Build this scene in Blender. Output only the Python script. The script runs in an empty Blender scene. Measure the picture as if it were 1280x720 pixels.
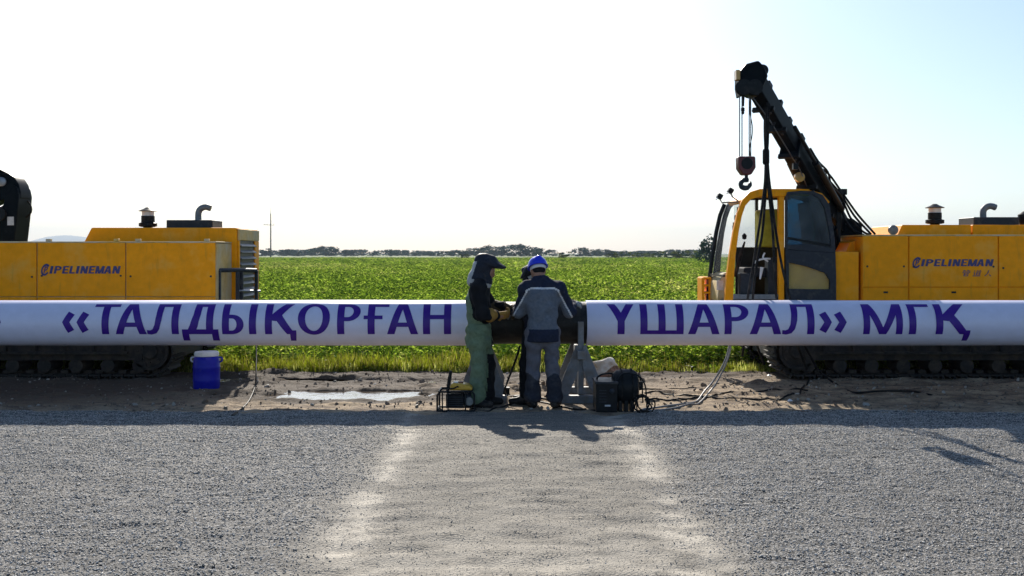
import bpy, bmesh, math, random
import numpy as np
from mathutils import Vector, Matrix, Quaternion
R = math.radians
random.seed(7); rng = np.random.default_rng(7)
SC = bpy.context.scene
COL = SC.collection

# ------------------------------------------------------------------ camera, sky, sun, exposure
F = 1244.0; HZ = 317.0; CH = 1.8
cd = bpy.data.cameras.new("camera"); cam = bpy.data.objects.new("camera", cd); COL.objects.link(cam)
cam.location = (0, 0, CH); cam.rotation_euler = (R(90), 0, 0)
cd.lens = 36 * F / 1280; cd.sensor_width = 36; cd.shift_y = -(360 - HZ) / 1280
cd.clip_start = 0.1; cd.clip_end = 14000
SC.camera = cam
SUN_EL, SUN_AZ = 31.0, -8.5            # azimuth from +Y towards +X
w = bpy.data.worlds.new("World"); SC.world = w; w.use_nodes = True
nt = w.node_tree; nt.nodes.clear()
sky = nt.nodes.new("ShaderNodeTexSky"); sky.sky_type = 'NISHITA'; sky.sun_disc = False
sky.sun_elevation = R(SUN_EL); sky.sun_rotation = R(SUN_AZ)
sky.air_density = 1.0; sky.dust_density = 1.0; sky.ozone_density = 4.0
bg = nt.nodes.new("ShaderNodeBackground"); bg.inputs[1].default_value = 0.085
wo = nt.nodes.new("ShaderNodeOutputWorld")
nt.links.new(sky.outputs[0], bg.inputs[0]); nt.links.new(bg.outputs[0], wo.inputs[0])
sd = bpy.data.lights.new("sun", 'SUN'); sun = bpy.data.objects.new("sun", sd); COL.objects.link(sun)
sd.energy = 5.0; sd.angle = R(0.5); sd.color = (1.0, 0.93, 0.82)
SV = Vector((math.sin(R(SUN_AZ)) * math.cos(R(SUN_EL)), math.cos(R(SUN_AZ)) * math.cos(R(SUN_EL)), math.sin(R(SUN_EL))))
sun.rotation_euler = SV.to_track_quat('Z', 'Y').to_euler(); sun.location = (0, 0, 30)
SC.view_settings.view_transform = 'Standard'; SC.view_settings.look = 'None'
SC.view_settings.exposure = 0.82; SC.view_settings.gamma = 1.0

# ------------------------------------------------------------------ helpers
def P(px, py, D):
    return Vector(((px - 640) * D / F, D, CH - (py - HZ) * D / F))
def GP(px, py, z=0.0):                    # point on the ground seen at that pixel
    D = (CH - z) * F / (py - HZ)
    return Vector(((px - 640) * D / F, D, z))

TAB = np.random.default_rng(3).random((256, 256))
def vnoise(x, y, seed=0):
    x = np.asarray(x, float) + seed * 17.31; y = np.asarray(y, float) + seed * 7.77
    xi = np.floor(x).astype(int); yi = np.floor(y).astype(int)
    fx = x - xi; fy = y - yi
    fx = fx * fx * (3 - 2 * fx); fy = fy * fy * (3 - 2 * fy)
    a = TAB[xi % 256, yi % 256]; b = TAB[(xi + 1) % 256, yi % 256]
    c = TAB[xi % 256, (yi + 1) % 256]; d = TAB[(xi + 1) % 256, (yi + 1) % 256]
    return (a * (1 - fx) + b * fx) * (1 - fy) + (c * (1 - fx) + d * fx) * fy
def fbm(x, y, seed=0, oct=4):
    s = 0; a = 0.5; n = 0
    for i in range(oct):
        s = s + a * vnoise(x * 2 ** i, y * 2 ** i, seed + i); n += a; a *= 0.5
    return s / n * 2 - 1
def sstep(a, b, x):
    t = np.clip((x - a) / (b - a), 0, 1); return t * t * (3 - 2 * t)

def new_mat(name):
    m = bpy.data.materials.new(name); m.use_nodes = True
    n = m.node_tree; b = n.nodes["Principled BSDF"]
    return m, n, b
def N(n, t, **kw):
    x = n.nodes.new(t)
    for k, v in kw.items():
        if k.startswith("i_"): x.inputs[int(k[2:]) if k[2:].isdigit() else k[2:].replace("_", " ")].default_value = v
        else: setattr(x, k, v)
    return x
def mixc(n, fac, a, b):
    m = n.nodes.new("ShaderNodeMix"); m.data_type = 'RGBA'
    for s, v in ((0, fac), (6, a), (7, b)):
        if hasattr(v, "is_linked") or isinstance(v, bpy.types.NodeSocket): n.links.new(v, m.inputs[s])
        else: m.inputs[s].default_value = v if s == 0 else (*v[:3], 1)
    return m.outputs[2]
def ramp(n, src, p0, p1):
    r = n.nodes.new("ShaderNodeMapRange"); r.inputs[1].default_value = p0; r.inputs[2].default_value = p1
    n.links.new(src, r.inputs[0]); return r.outputs[0]
def noise(n, scale, detail=4, coord=None, rough=0.55):
    x = n.nodes.new("ShaderNodeTexNoise"); x.inputs["Scale"].default_value = scale
    x.inputs["Detail"].default_value = detail; x.inputs["Roughness"].default_value = rough
    n.links.new(coord, x.inputs["Vector"]); return x.outputs[0]
def coords(n, scale=(1, 1, 1)):
    t = n.nodes.new("ShaderNodeTexCoord"); m = n.nodes.new("ShaderNodeMapping")
    m.inputs["Scale"].default_value = scale
    n.links.new(t.outputs["Object"], m.inputs["Vector"]); return m.outputs[0]
def bump(n, b, src, strength, dist):
    x = n.nodes.new("ShaderNodeBump"); x.inputs["Strength"].default_value = strength; x.inputs["Distance"].default_value = dist
    n.links.new(src, x.inputs["Height"]); n.links.new(x.outputs[0], b.inputs["Normal"])

def simple(name, col, rough=0.5, metal=0.0, dirt=None, dscale=3.0, damt=(0.5, 0.75), bscale=0, bstr=0.2, spec=0.5, var=0.25):
    """paint, cloth or metal: colour with fine variation, optional dirt patches and relief"""
    m, n, b = new_mat(name)
    c = coords(n)
    f = noise(n, dscale * 4, 5, c)
    k = 1 - var
    out = mixc(n, ramp(n, f, 0.3, 0.7), [x * k for x in col], [min(1, x * (1 + var * .6)) for x in col])
    if dirt:
        d = noise(n, dscale, 6, c, 0.65)
        out = mixc(n, ramp(n, d, *damt), out, dirt)
        rr = ramp(n, d, *damt)
        mx = N(n, "ShaderNodeMath", operation='MULTIPLY_ADD'); n.links.new(rr, mx.inputs[0]); mx.inputs[1].default_value = 0.35; mx.inputs[2].default_value = rough
        n.links.new(mx.outputs[0], b.inputs["Roughness"])
    else:
        b.inputs["Roughness"].default_value = rough
    n.links.new(out, b.inputs["Base Color"])
    b.inputs["Metallic"].default_value = metal
    b.inputs["Specular IOR Level"].default_value = spec
    if bscale: bump(n, b, noise(n, bscale, 4, c), bstr, 0.01)
    return m

def leafmat(name, col, tr, rough=0.45, tw=0.5, spec=0.4):
    m, n, b = new_mat(name)
    oi = n.nodes.new("ShaderNodeObjectInfo")
    c = coords(n); f = noise(n, 9, 2, c)
    a = N(n, "ShaderNodeMath", operation='ADD'); n.links.new(f, a.inputs[0])
    n.links.new(oi.outputs["Random"], a.inputs[1])
    v = ramp(n, a.outputs[0], 0.3, 1.6)
    out = mixc(n, v, [x * .65 for x in col], [min(1, x * 1.4) for x in col])
    outt = mixc(n, v, [x * .65 for x in tr], [min(1, x * 1.4) for x in tr])
    n.links.new(out, b.inputs["Base Color"]); b.inputs["Roughness"].default_value = rough
    b.inputs["Specular IOR Level"].default_value = spec
    if spec < .3:      # matt leaves
        df = n.nodes.new("ShaderNodeBsdfDiffuse"); n.links.new(out, df.inputs[0]); n.nodes.remove(b); b = df
    t = n.nodes.new("ShaderNodeBsdfTranslucent"); n.links.new(outt, t.inputs[0])
    mx = n.nodes.new("ShaderNodeMixShader"); mx.inputs[0].default_value = tw
    n.links.new(b.outputs[0], mx.inputs[1]); n.links.new(t.outputs[0], mx.inputs[2])
    n.links.new(mx.outputs[0], n.nodes["Material Output"].inputs[0])
    return m

def glassmat(name, tint, rough=0.02, opacity=0.35, trans=None):
    m, n, b = new_mat(name)
    b.inputs["Base Color"].default_value = (*tint, 1); b.inputs["Roughness"].default_value = rough
    tr = n.nodes.new("ShaderNodeBsdfTransparent"); tr.inputs[0].default_value = (*(trans or [min(1, .75 + x * .3) for x in tint]), 1)
    c = coords(n); f = noise(n, 3, 5, c)
    k = N(n, "ShaderNodeMath", operation='MULTIPLY'); n.links.new(ramp(n, f, 0.2, 0.8), k.inputs[0]); k.inputs[1].default_value = opacity * 2
    mx = n.nodes.new("ShaderNodeMixShader"); n.links.new(k.outputs[0], mx.inputs[0])
    n.links.new(tr.outputs[0], mx.inputs[1]); n.links.new(b.outputs[0], mx.inputs[2])
    n.links.new(mx.outputs[0], n.nodes["Material Output"].inputs[0])
    return m

class MB:
    def __init__(s): s.v = []; s.f = []; s.m = []
    def add(s, verts, faces, mi=0):
        o = len(s.v); s.v += [tuple(x) for x in verts]
        s.f += [tuple(i + o for i in f) for f in faces]; s.m += [mi] * len(faces); return s
    def box(s, x0, x1, y0, y1, z0, z1, mi=0):
        v = [(x, y, z) for z in (z0, z1) for y in (y0, y1) for x in (x0, x1)]
        return s.add(v, [(0, 2, 3, 1), (4, 5, 7, 6), (0, 1, 5, 4), (2, 6, 7, 3), (0, 4, 6, 2), (1, 3, 7, 5)], mi)
    def obox(s, c, sx, sy, sz, M=None, mi=0):
        M = M or Matrix.Identity(3); c = Vector(c)
        v = [c + M @ Vector((x * sx / 2, y * sy / 2, z * sz / 2)) for z in (-1, 1) for y in (-1, 1) for x in (-1, 1)]
        return s.add(v, [(0, 2, 3, 1), (4, 5, 7, 6), (0, 1, 5, 4), (2, 6, 7, 3), (0, 4, 6, 2), (1, 3, 7, 5)], mi)
    def beam(s, a, b, w0, h0, w1=None, h1=None, up=(0, 0, 1), mi=0):
        a = Vector(a); b = Vector(b); w1 = w0 if w1 is None else w1; h1 = h0 if h1 is None else h1
        d = (b - a).normalized(); u = Vector(up); sd_ = d.cross(u)
        if sd_.length < 1e-4: sd_ = d.cross(Vector((1, 0, 0)))
        sd_.normalize(); u = sd_.cross(d)
        v = []
        for p, w_, h_ in ((a, w0, h0), (b, w1, h1)):
            v += [p - sd_ * w_ / 2 - u * h_ / 2, p + sd_ * w_ / 2 - u * h_ / 2, p + sd_ * w_ / 2 + u * h_ / 2, p - sd_ * w_ / 2 + u * h_ / 2]
        return s.add(v, [(3, 2, 1, 0), (4, 5, 6, 7), (0, 1, 5, 4), (1, 2, 6, 5), (2, 3, 7, 6), (3, 0, 4, 7)], mi)
    def tube(s, pts, r, n=8, mi=0, caps=True):
        pts = [Vector(p) for p in pts]; rs = r if isinstance(r, (list, tuple)) else [r] * len(pts)
        t0 = (pts[1] - pts[0]).normalized()
        u = t0.orthogonal().normalized(); rings = []
        for i, p in enumerate(pts):
            t = (pts[min(i + 1, len(pts) - 1)] - pts[max(i - 1, 0)]).normalized()
            u = (u - t * u.dot(t)); u = u.normalized() if u.length > 1e-6 else t.orthogonal().normalized()
            w_ = t.cross(u)
            rings.append([p + (u * math.cos(2 * math.pi * k / n) + w_ * math.sin(2 * math.pi * k / n)) * rs[i] for k in range(n)])
        v = [q for rg in rings for q in rg]; f = []
        for i in range(len(pts) - 1):
            for k in range(n):
                a = i * n + k; b = i * n + (k + 1) % n
                f.append((a, b, b + n, a + n))
        if caps: f += [tuple(reversed(range(n))), tuple(range((len(pts) - 1) * n, len(pts) * n))]
        return s.add(v, f, mi)
    def cyl(s, a, b, r, n=16, mi=0, r1=None): return s.tube([a, b], [r, r if r1 is None else r1], n, mi)
    def prism(s, poly, y0, y1, mi=0, axis='y'):
        """poly of (x,z) extruded along y (or (y,z) along x)"""
        n = len(poly)
        mk = (lambda p, d: (p[0], d, p[1])) if axis == 'y' else (lambda p, d: (d, p[0], p[1]))
        v = [mk(p, y0) for p in poly] + [mk(p, y1) for p in poly]
        f = [tuple(range(n)), tuple(reversed(range(n, 2 * n)))]
        f += [(i, i + n, (i + 1) % n + n, (i + 1) % n) for i in range(n)]
        return s.add(v, f, mi)
    def frame(s, outer, inner, y0, y1, mi=0):
        """ring between two (x,z) loops of equal length, extruded along y"""
        n = len(outer)
        v = [(p[0], y, p[1]) for y in (y0, y1) for p in outer] + [(p[0], y, p[1]) for y in (y0, y1) for p in inner]
        f = []
        for i in range(n):
            j = (i + 1) % n
            f += [(i, j, 2 * n + j, 2 * n + i), (n + j, n + i, 3 * n + i, 3 * n + j), (i, n + i, n + j, j), (2 * n + i, 2 * n + j, 3 * n + j, 3 * n + i)]
        return s.add(v, f, mi)
    def lathe(s, prof, c, n=20, mi=0, axis='z'):
        c = Vector(c); v = []; f = []
        for r_, h_ in prof:
            for k in range(n):
                a = 2 * math.pi * k / n
                q = (r_ * math.cos(a), r_ * math.sin(a), h_)
                if axis == 'y': q = (q[0], q[2], q[1])
                if axis == 'x': q = (q[2], q[0], q[1])
                v.append(c + Vector(q))
        for i in range(len(prof) - 1):
            for k in range(n):
                a = i * n + k; b = i * n + (k + 1) % n
                f.append((a, b, b + n, a + n))
        f += [tuple(reversed(range(n))), tuple(range((len(prof) - 1) * n, len(prof) * n))]
        return s.add(v, f, mi)

ROOT = {}
def link(name, me, parent=None, loc=None):
    o = bpy.data.objects.new(name, me); COL.objects.link(o)
    if parent: o.parent = parent; ROOT[o] = ROOT[parent]
    else:
        o.location = loc or (0, 0, 0); ROOT[o] = Vector(loc or (0, 0, 0))
    return o
def mesh_from(name, v, f, mats, mi=None, smooth=False):
    me = bpy.data.meshes.new(name)
    me.from_pydata([tuple(x) for x in v] if not isinstance(v, np.ndarray) else v.tolist(), [], f if not isinstance(f, np.ndarray) else f.tolist())
    for m in (mats if isinstance(mats, (list, tuple)) else [mats]): me.materials.append(m)
    if mi is not None and len(mi): me.polygons.foreach_set("material_index", np.asarray(mi, np.int32))
    if smooth: me.polygons.foreach_set("use_smooth", np.ones(len(me.polygons), bool))
    me.update()
    return me
def build(name, mb, mats, parent=None, smooth=False, bevel=0, loc=None, fixn=True, segs=2):
    """one mesh object; vertices are given in world space and stored relative to the thing's base"""
    if parent: off = ROOT[parent]
    else:
        if loc is None:
            a = np.array(mb.v); loc = ((a[:, 0].min() + a[:, 0].max()) / 2, (a[:, 1].min() + a[:, 1].max()) / 2, a[:, 2].min())
        off = Vector(loc)
    v = np.array(mb.v, float) - np.array(off)
    me = mesh_from(name, v, mb.f, mats, mb.m)
    if fixn:
        bm = bmesh.new(); bm.from_mesh(me); bmesh.ops.recalc_face_normals(bm, faces=bm.faces); bm.to_mesh(me); bm.free()
    if smooth: me.shade_smooth(); 
    o = link(name, me, parent, off if not parent else None)
    if smooth and smooth != 'all':
        me.set_sharp_from_angle(angle=R(35))
    if bevel:
        b = o.modifiers.new("bevel", 'BEVEL'); b.width = bevel; b.segments = segs; b.limit_method = 'ANGLE'; b.angle_limit = R(40)
        me.shade_smooth(); b.harden_normals = True
    return o
def tag(o, label, cat, group=None):
    o['label'] = label; o['category'] = cat
    if group: o['group'] = group
    return o
def thing(name, loc, label, cat, group=None):
    o = bpy.data.objects.new(name, None); COL.objects.link(o); o.location = loc; o.empty_display_size = .2
    ROOT[o] = Vector(loc); return tag(o, label, cat, group)
def kind(o, k): o['kind'] = k; return o
def copy_tree(o, parent=None):
    c = o.copy(); COL.objects.link(c)
    if parent: c.parent = parent
    for ch in list(o.children): copy_tree(ch, c)
    return c
def spline(pts, n=8):
    pts = [Vector(p) for p in pts]; out = []
    q = [pts[0] * 2 - pts[1]] + pts + [pts[-1] * 2 - pts[-2]]
    for i in range(1, len(q) - 2):
        a, b, c, d = q[i - 1:i + 3]
        for k in range(n):
            t = k / n
            out.append(0.5 * ((2 * b) + (c - a) * t + (2 * a - 5 * b + 4 * c - d) * t * t + (3 * b - a - 3 * c + d) * t ** 3))
    out.append(pts[-1]); return out

# ------------------------------------------------------------------ signed-distance modelling (bodies, clothes, soft things)
def surface_nets(D, org, h):
    s = D < 0; nx, ny, nz = D.shape
    c = np.zeros((nx - 1, ny - 1, nz - 1), np.int8)
    for a in (0, 1):
        for b in (0, 1):
            for e in (0, 1): c += s[a:nx - 1 + a, b:ny - 1 + b, e:nz - 1 + e]
    act = (c > 0) & (c < 8)
    I = np.argwhere(act); idx = np.full(act.shape, -1); idx[act] = np.arange(len(I))
    acc = np.zeros((len(I), 3)); cnt = np.zeros(len(I))
    corners = [(a, b, e) for a in (0, 1) for b in (0, 1) for e in (0, 1)]
    for p in corners:
        for ax in range(3):
            if p[ax] == 0:
                q = list(p); q[ax] = 1
                d0 = D[I[:, 0] + p[0], I[:, 1] + p[1], I[:, 2] + p[2]]; d1 = D[I[:, 0] + q[0], I[:, 1] + q[1], I[:, 2] + q[2]]
                x = (d0 < 0) != (d1 < 0)
                t = np.where(x, d0 / np.where(x, d0 - d1, 1), 0)
                pos = np.array(p, float)[None] + np.outer(t, np.eye(3)[ax])
                acc[x] += pos[x]; cnt[x] += 1
    V = (I + acc / cnt[:, None]) * h + np.array(org)
    Fs = []
    for ax in range(3):
        b_, c_ = [(1, 2), (2, 0), (0, 1)][ax]
        sl0 = [slice(None)] * 3; sl1 = [slice(None)] * 3
        sl0[ax] = slice(0, -1); sl1[ax] = slice(1, None)
        df = s[tuple(sl0)] != s[tuple(sl1)]
        E = np.argwhere(df)
        E = E[(E[:, b_] > 0) & (E[:, c_] > 0) & (E[:, b_] < D.shape[b_] - 1) & (E[:, c_] < D.shape[c_] - 1)]
        inside = s[E[:, 0], E[:, 1], E[:, 2]]
        def at(db, dc):
            q = E.copy(); q[:, b_] -= db; q[:, c_] -= dc
            return idx[q[:, 0], q[:, 1], q[:, 2]]
        q = np.stack([at(1, 1), at(0, 1), at(0, 0), at(1, 0)], 1)
        q[~inside] = q[~inside][:, ::-1]
        Fs.append(q)
    return V, np.concatenate(Fs)

def cone(a, b, ra, rb): return ('c', np.array(a, float), np.array(b, float), ra, rb)
def ell(c, r, M=None): return ('e', np.array(c, float), np.array(r, float), None if M is None else np.array(M))
def sdf_eval(p, X):
    if p[0] == 'c':
        a, b, ra, rb = p[1:]
        ab = b - a; L2 = max(ab @ ab, 1e-9)
        t = np.clip(((X - a) @ ab) / L2, 0, 1)
        return np.linalg.norm(X - a - t[..., None] * ab, axis=-1) - (ra + (rb - ra) * t)
    c, r, M = p[1:]
    q = X - c
    if M is not None: q = q @ M            # columns of M are the local axes
    k0 = np.linalg.norm(q / r, axis=-1); k1 = np.linalg.norm(q / (r * r), axis=-1)
    return k0 * (k0 - 1) / np.maximum(k1, 1e-6)
def sdf_build(name, prims, res, mats, parent, k=0.04, post=None, matfn=None):
    """prims in the thing's own space (origin at its base)"""
    lo = np.full(3, 9.); hi = np.full(3, -9.); bb = []
    for p in prims:
        if p[0] == 'c':
            r_ = max(p[3], p[4]); l = np.minimum(p[1], p[2]) - r_; u = np.maximum(p[1], p[2]) + r_
        else:
            r_ = p[2] if p[3] is None else np.full(3, p[2].max()); l = p[1] - r_; u = p[1] + r_
        bb.append((l, u)); lo = np.minimum(lo, l); hi = np.maximum(hi, u)
    lo -= 3 * res + .01; hi += 3 * res + .01
    n = np.ceil((hi - lo) / res).astype(int) + 1
    D = np.full(n, 1.0)
    ax = [lo[i] + np.arange(n[i]) * res for i in range(3)]
    for p, (l, u) in zip(prims, bb):
        pad = k * 1.2 + 3 * res
        i0 = np.maximum(((l - pad - lo) / res).astype(int), 0); i1 = np.minimum(((u + pad - lo) / res).astype(int) + 2, n)
        sl = tuple(slice(a, b) for a, b in zip(i0, i1))
        X = np.stack(np.meshgrid(*[ax[i][i0[i]:i1[i]] for i in range(3)], indexing='ij'), -1)
        d = sdf_eval(p, X); old = D[sl]
        hh = np.maximum(k - np.abs(d - old), 0) / k
        D[sl] = np.minimum(d, old) - hh * hh * k * 0.25
    if post is not None:
        X = np.stack(np.meshgrid(*ax, indexing='ij'), -1); D = post(X, D)
    D[0] = D[-1] = 1; D[:, 0] = D[:, -1] = 1; D[:, :, 0] = D[:, :, -1] = 1
    V, Fq = surface_nets(D, lo, res)
    mi = None
    if matfn is not None: mi = matfn(V[Fq].mean(1))
    me = mesh_from(name, V, Fq, mats, mi, True)
    o = link(name, me, parent); return o
def folds(X, D, amp=.006, f=(18, 18, 9), seed=0):
    """cloth creases: real relief of the distance field near the surface"""
    s = np.sin(X[..., 0] * f[0] + 2.1 * np.sin(X[..., 2] * f[2] * 1.3 + seed) + seed) * np.sin(X[..., 2] * f[2] * 2.2 + 1.7 * np.sin(X[..., 1] * f[1] + X[..., 0] * f[0] * .6 + seed))
    s2 = np.sin(X[..., 2] * 41 + 3 * np.sin(X[..., 0] * 15 + seed * 2) + X[..., 1] * 23)
    return D + amp * s + amp * .45 * s2

# ------------------------------------------------------------------ scatter (grass, leaves, gravel): one object per kind of stuff
def scatter(name, pts, rots, scls, idx, protos):
    me = bpy.data.meshes.new(name)
    n = len(pts); me.vertices.add(n); me.vertices.foreach_set("co", np.asarray(pts, np.float32).ravel())
    for nm, ty, dat, key in (("rot", 'FLOAT_VECTOR', rots, "vector"), ("scl", 'FLOAT_VECTOR', scls, "vector"), ("idx", 'INT', idx, "value")):
        a = me.attributes.new(nm, ty, 'POINT'); a.data.foreach_set(key, np.asarray(dat, np.int32 if ty == 'INT' else np.float32).ravel())
    o = link(name, me); kind(o, 'stuff')
    col = bpy.data.collections.new(name + "_kinds")
    for i, m in enumerate(protos):
        q = bpy.data.objects.new("%s_kind_%02d" % (name, i), m); col.objects.link(q)
    g = bpy.data.node_groups.new(name, 'GeometryNodeTree')
    g.interface.new_socket("Geometry", in_out='INPUT', socket_type='NodeSocketGeometry')
    g.interface.new_socket("Geometry", in_out='OUTPUT', socket_type='NodeSocketGeometry')
    gi = g.nodes.new("NodeGroupInput"); go = g.nodes.new("NodeGroupOutput")
    ci = g.nodes.new("GeometryNodeCollectionInfo"); ci.inputs[0].default_value = col
    ci.inputs["Separate Children"].default_value = True; ci.inputs["Reset Children"].default_value = True
    ip = g.nodes.new("GeometryNodeInstanceOnPoints"); ip.inputs["Pick Instance"].default_value = True
    def attr(nm, ty):
        a = g.nodes.new("GeometryNodeInputNamedAttribute"); a.data_type = ty; a.inputs[0].default_value = nm; return a.outputs[0]
    er = g.nodes.new("FunctionNodeEulerToRotation")
    L = g.links.new
    L(gi.outputs[0], ip.inputs["Points"]); L(ci.outputs[0], ip.inputs["Instance"])
    L(attr("idx", 'INT'), ip.inputs["Instance Index"]); L(attr("rot", 'FLOAT_VECTOR'), er.inputs[0]); L(er.outputs[0], ip.inputs["Rotation"])
    L(attr("scl", 'FLOAT_VECTOR'), ip.inputs["Scale"]); L(ip.outputs[0], go.inputs[0])
    md = o.modifiers.new("scatter", 'NODES'); md.node_group = g
    return o

# ------------------------------------------------------------------ materials
M = {}
M['yellow'] = simple("yellow_paint", (0.93, 0.34, 0.002), 0.45, 0, (0.72, 0.42, 0.10), 2.6, (0.54, 0.90), 60, 0.05, spec=.12, var=.10)
def streak(m, col, amt, sc):          # run-off streaks and fine scratches that stay with the paint
    n = m.node_tree; b = n.nodes["Principled BSDF"]; src = b.inputs["Base Color"].links[0].from_socket
    o1 = mixc(n, ramp(n, noise(n, 3.2, 6, coords(n, sc), .7), *amt), src, col)
    o2 = mixc(n, ramp(n, noise(n, 30, 3, coords(n, (.35, 1, 1.6)), .6), .68, .76), o1, [min(1, c_ * 1.5 + .04) for c_ in col])
    n.links.new(o2, b.inputs["Base Color"])
streak(M['yellow'], (.50, .22, .02), (.56, .86), (3.5, 3.5, .5))
M['yellow_sunlit_dusty'] = simple("sunlit_dusty_yellow_paint", (0.60, 0.36, 0.06), 0.5, 0, (0.52, 0.44, 0.28), 2.2, (0.38, 0.62), 60, 0.05)  # paler yellow: sun on tops and nose put into the colour, plus end-face dirt
M['dark'] = simple("black_paint", (0.012, 0.014, 0.016), 0.4, 0.0, (0.05, 0.045, 0.04), 5, (.55, .8))
M['boom'] = simple("boom_paint", (0.005, 0.008, 0.011), 0.36, 0.0, (0.018, 0.022, 0.026), 6, (.6, .9))
M['frame'] = simple("dark_grey_paint", (0.020, 0.025, 0.034), 0.45, 0, (0.09, 0.08, 0.07), 6, (.55, .8))
M['rubber'] = simple("rubber", (0.012, 0.012, 0.013), 0.55, 0, (0.07, 0.06, 0.05), 7, (.5, .8))
M['steel'] = simple("bare_steel", (0.30, 0.30, 0.31), 0.4, 0.9, (0.12, 0.09, 0.06), 9, (.5, .8))
M['rope'] = simple("wire_rope", (0.12, 0.12, 0.13), 0.45, 0.6)
M['trackmud'] = simple("muddy_track_steel", (0.022, 0.021, 0.02), 0.65, 0.1, (0.085, 0.066, 0.05), 5, (.45, .75), 40, .4)
M['grille'] = simple("radiator_louvre", (0.16, 0.17, 0.18), 0.45, 0.2, (0.3, 0.27, 0.2), 6, (.5, .8))
M['greylabel'] = simple("pale_sticker", (0.55, 0.56, 0.58), 0.5, 0, (0.4, 0.38, 0.34), 20, (.5, .8))
M['navyprint'] = simple("navy_print", (0.022, 0.022, 0.13), 0.4, var=.1)
M['letter'] = simple("indigo_print", (0.042, 0.004, 0.24), 0.42, var=.08, spec=.35)
M['wrap'] = simple("white_film", (0.66, 0.665, 0.82), 0.33, 0, (0.44, 0.44, 0.50), 2.4, (.56, .98), 5, .05, var=.05)
M['coating'] = simple("black_coating", (0.012, 0.013, 0.014), 0.45, 0, (0.05, 0.045, 0.04), 8, (.5, .8), 30, .2)
M['stand'] = simple("grey_primer", (0.20, 0.21, 0.225), 0.55, 0.1, (0.16, 0.13, 0.10), 9, (.45, .75))
M['glass'] = glassmat("tinted_glass", (0.010, 0.045, 0.085), 0.04, 0.40, (.10, .30, .46))
M['glass_clear'] = glassmat("clear_glass", (0.35, 0.42, 0.45), 0.03, 0.06)
M['headglass'] = simple("lamp_glass", (0.6, 0.6, 0.6), 0.1)
M['amber'] = simple("amber_lens", (0.5, 0.28, 0.06), 0.25)
M['red'] = simple("dark_red_paint", (0.11, 0.012, 0.014), 0.45, 0, (0.06, 0.04, 0.04), 12, (.5, .8))
M['bluebarrel'] = simple("blue_plastic", (0.006, 0.010, 0.34), 0.36, 0, (0.10, 0.10, 0.2), 7, (.62, .9), var=.12)
M['whiteplastic'] = simple("white_plastic", (0.72, 0.73, 0.74), 0.4, 0, (.5, .48, .44), 12, (.5, .8), var=.05)
M['beige'] = simple("beige_trim", (0.98, 0.56, 0.10), 0.6, var=.1)
M['seat'] = simple("olive_seat_cloth", (0.34, 0.30, 0.03), 0.8, 0, bscale=60)
M['darkcloth'] = simple("dark_seat_cloth", (0.02, 0.022, 0.028), 0.8)
M['skin'] = simple("skin", (0.30, 0.15, 0.09), 0.5, var=.12)
M['navy'] = simple("navy_work_cloth", (0.020, 0.026, 0.050), 0.85, 0, (0.05, .05, .06), 9, (.55, .85), 120, .25)
M['greycloth'] = simple("grey_work_cloth", (0.125, 0.145, 0.178), 0.85, 0, (0.12, .12, .13), 7, (.5, .8), 120, .25)
M['gaiter'] = simple('dark_gaiter_cloth', (.032, .034, .045), .85, 0, (.08, .075, .07), 8, (.5, .8), spec=.1)
M['piping'] = simple("reflective_piping", (0.62, 0.63, 0.66), 0.5)
M['trouser'] = simple("grey_trouser_cloth", (0.13, 0.13, 0.155), 0.85, 0, (0.10, .09, .09), 6, (.5, .8), 120, .25)
M['green'] = simple("pale_green_leather", (0.15, 0.205, 0.125), 0.75, 0, (0.13, .16, .12), 6, (.5, .8), 90, .25)
M['black'] = simple("black_cloth", (0.011, 0.012, 0.014), 0.85, 0, bscale=100)
M['glove'] = simple("tan_leather", (0.36, 0.20, 0.045), 0.7, 0, (0.12, .08, .04), 14, (.45, .75), 60, .2)
M['gauntlet'] = simple("brown_leather", (0.085, 0.06, 0.03), 0.7, 0, (0.05, .04, .03), 14, (.45, .75), 60, .2)
M['greyglove'] = simple("grey_glove_cloth", (0.30, 0.32, 0.33), 0.8, 0, (0.1, .1, .1), 14, (.5, .75))
M['hood'] = simple("dark_hood_leather", (0.022, 0.026, 0.038), 0.55, 0, (0.10, .085, .05), 8, (.58, .8), 60, .2)
M['trimcloth'] = simple("pale_trim_cloth", (0.42, 0.43, 0.42), 0.8)
M['bluehat'] = simple("blue_helmet_plastic", (0.008, 0.032, 0.62), 0.22, var=.06)
M['boot'] = simple("boot_leather", (0.018, 0.017, 0.017), 0.55, 0, (0.12, .10, .08), 10, (.5, .75))
M['yellowtank'] = simple("yellow_tank_paint", (0.62, 0.36, 0.03), 0.35, 0, (.4, .3, .1), 10, (.5, .8))
M['rag'] = simple("soiled_white_cloth", (0.60, 0.60, 0.57), 0.85, 0, (0.30, .24, .18), 9, (.42, .66), 40, .3)
M['brownrag'] = simple("brown_cloth", (0.16, 0.11, 0.08), 0.85, 0, (0.38, .2, .15), 8, (.52, .66), 40, .3)
M['pole'] = simple("weathered_pole", (0.16, 0.14, 0.12), 0.8)
M['bark'] = simple("bark", (0.10, 0.075, 0.05), 0.9)
for k_ in ('navy', 'greycloth', 'trouser', 'green', 'black', 'hood', 'gauntlet', 'glove', 'greyglove', 'darkcloth', 'seat', 'boot', 'rag', 'brownrag'):
    M[k_].node_tree.nodes["Principled BSDF"].inputs["Specular IOR Level"].default_value = .12
for k_ in ('boom', 'frame', 'dark', 'rubber', 'coating', 'trackmud', 'bluebarrel'):
    M[k_].node_tree.nodes["Principled BSDF"].inputs["Specular IOR Level"].default_value = .25
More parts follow.
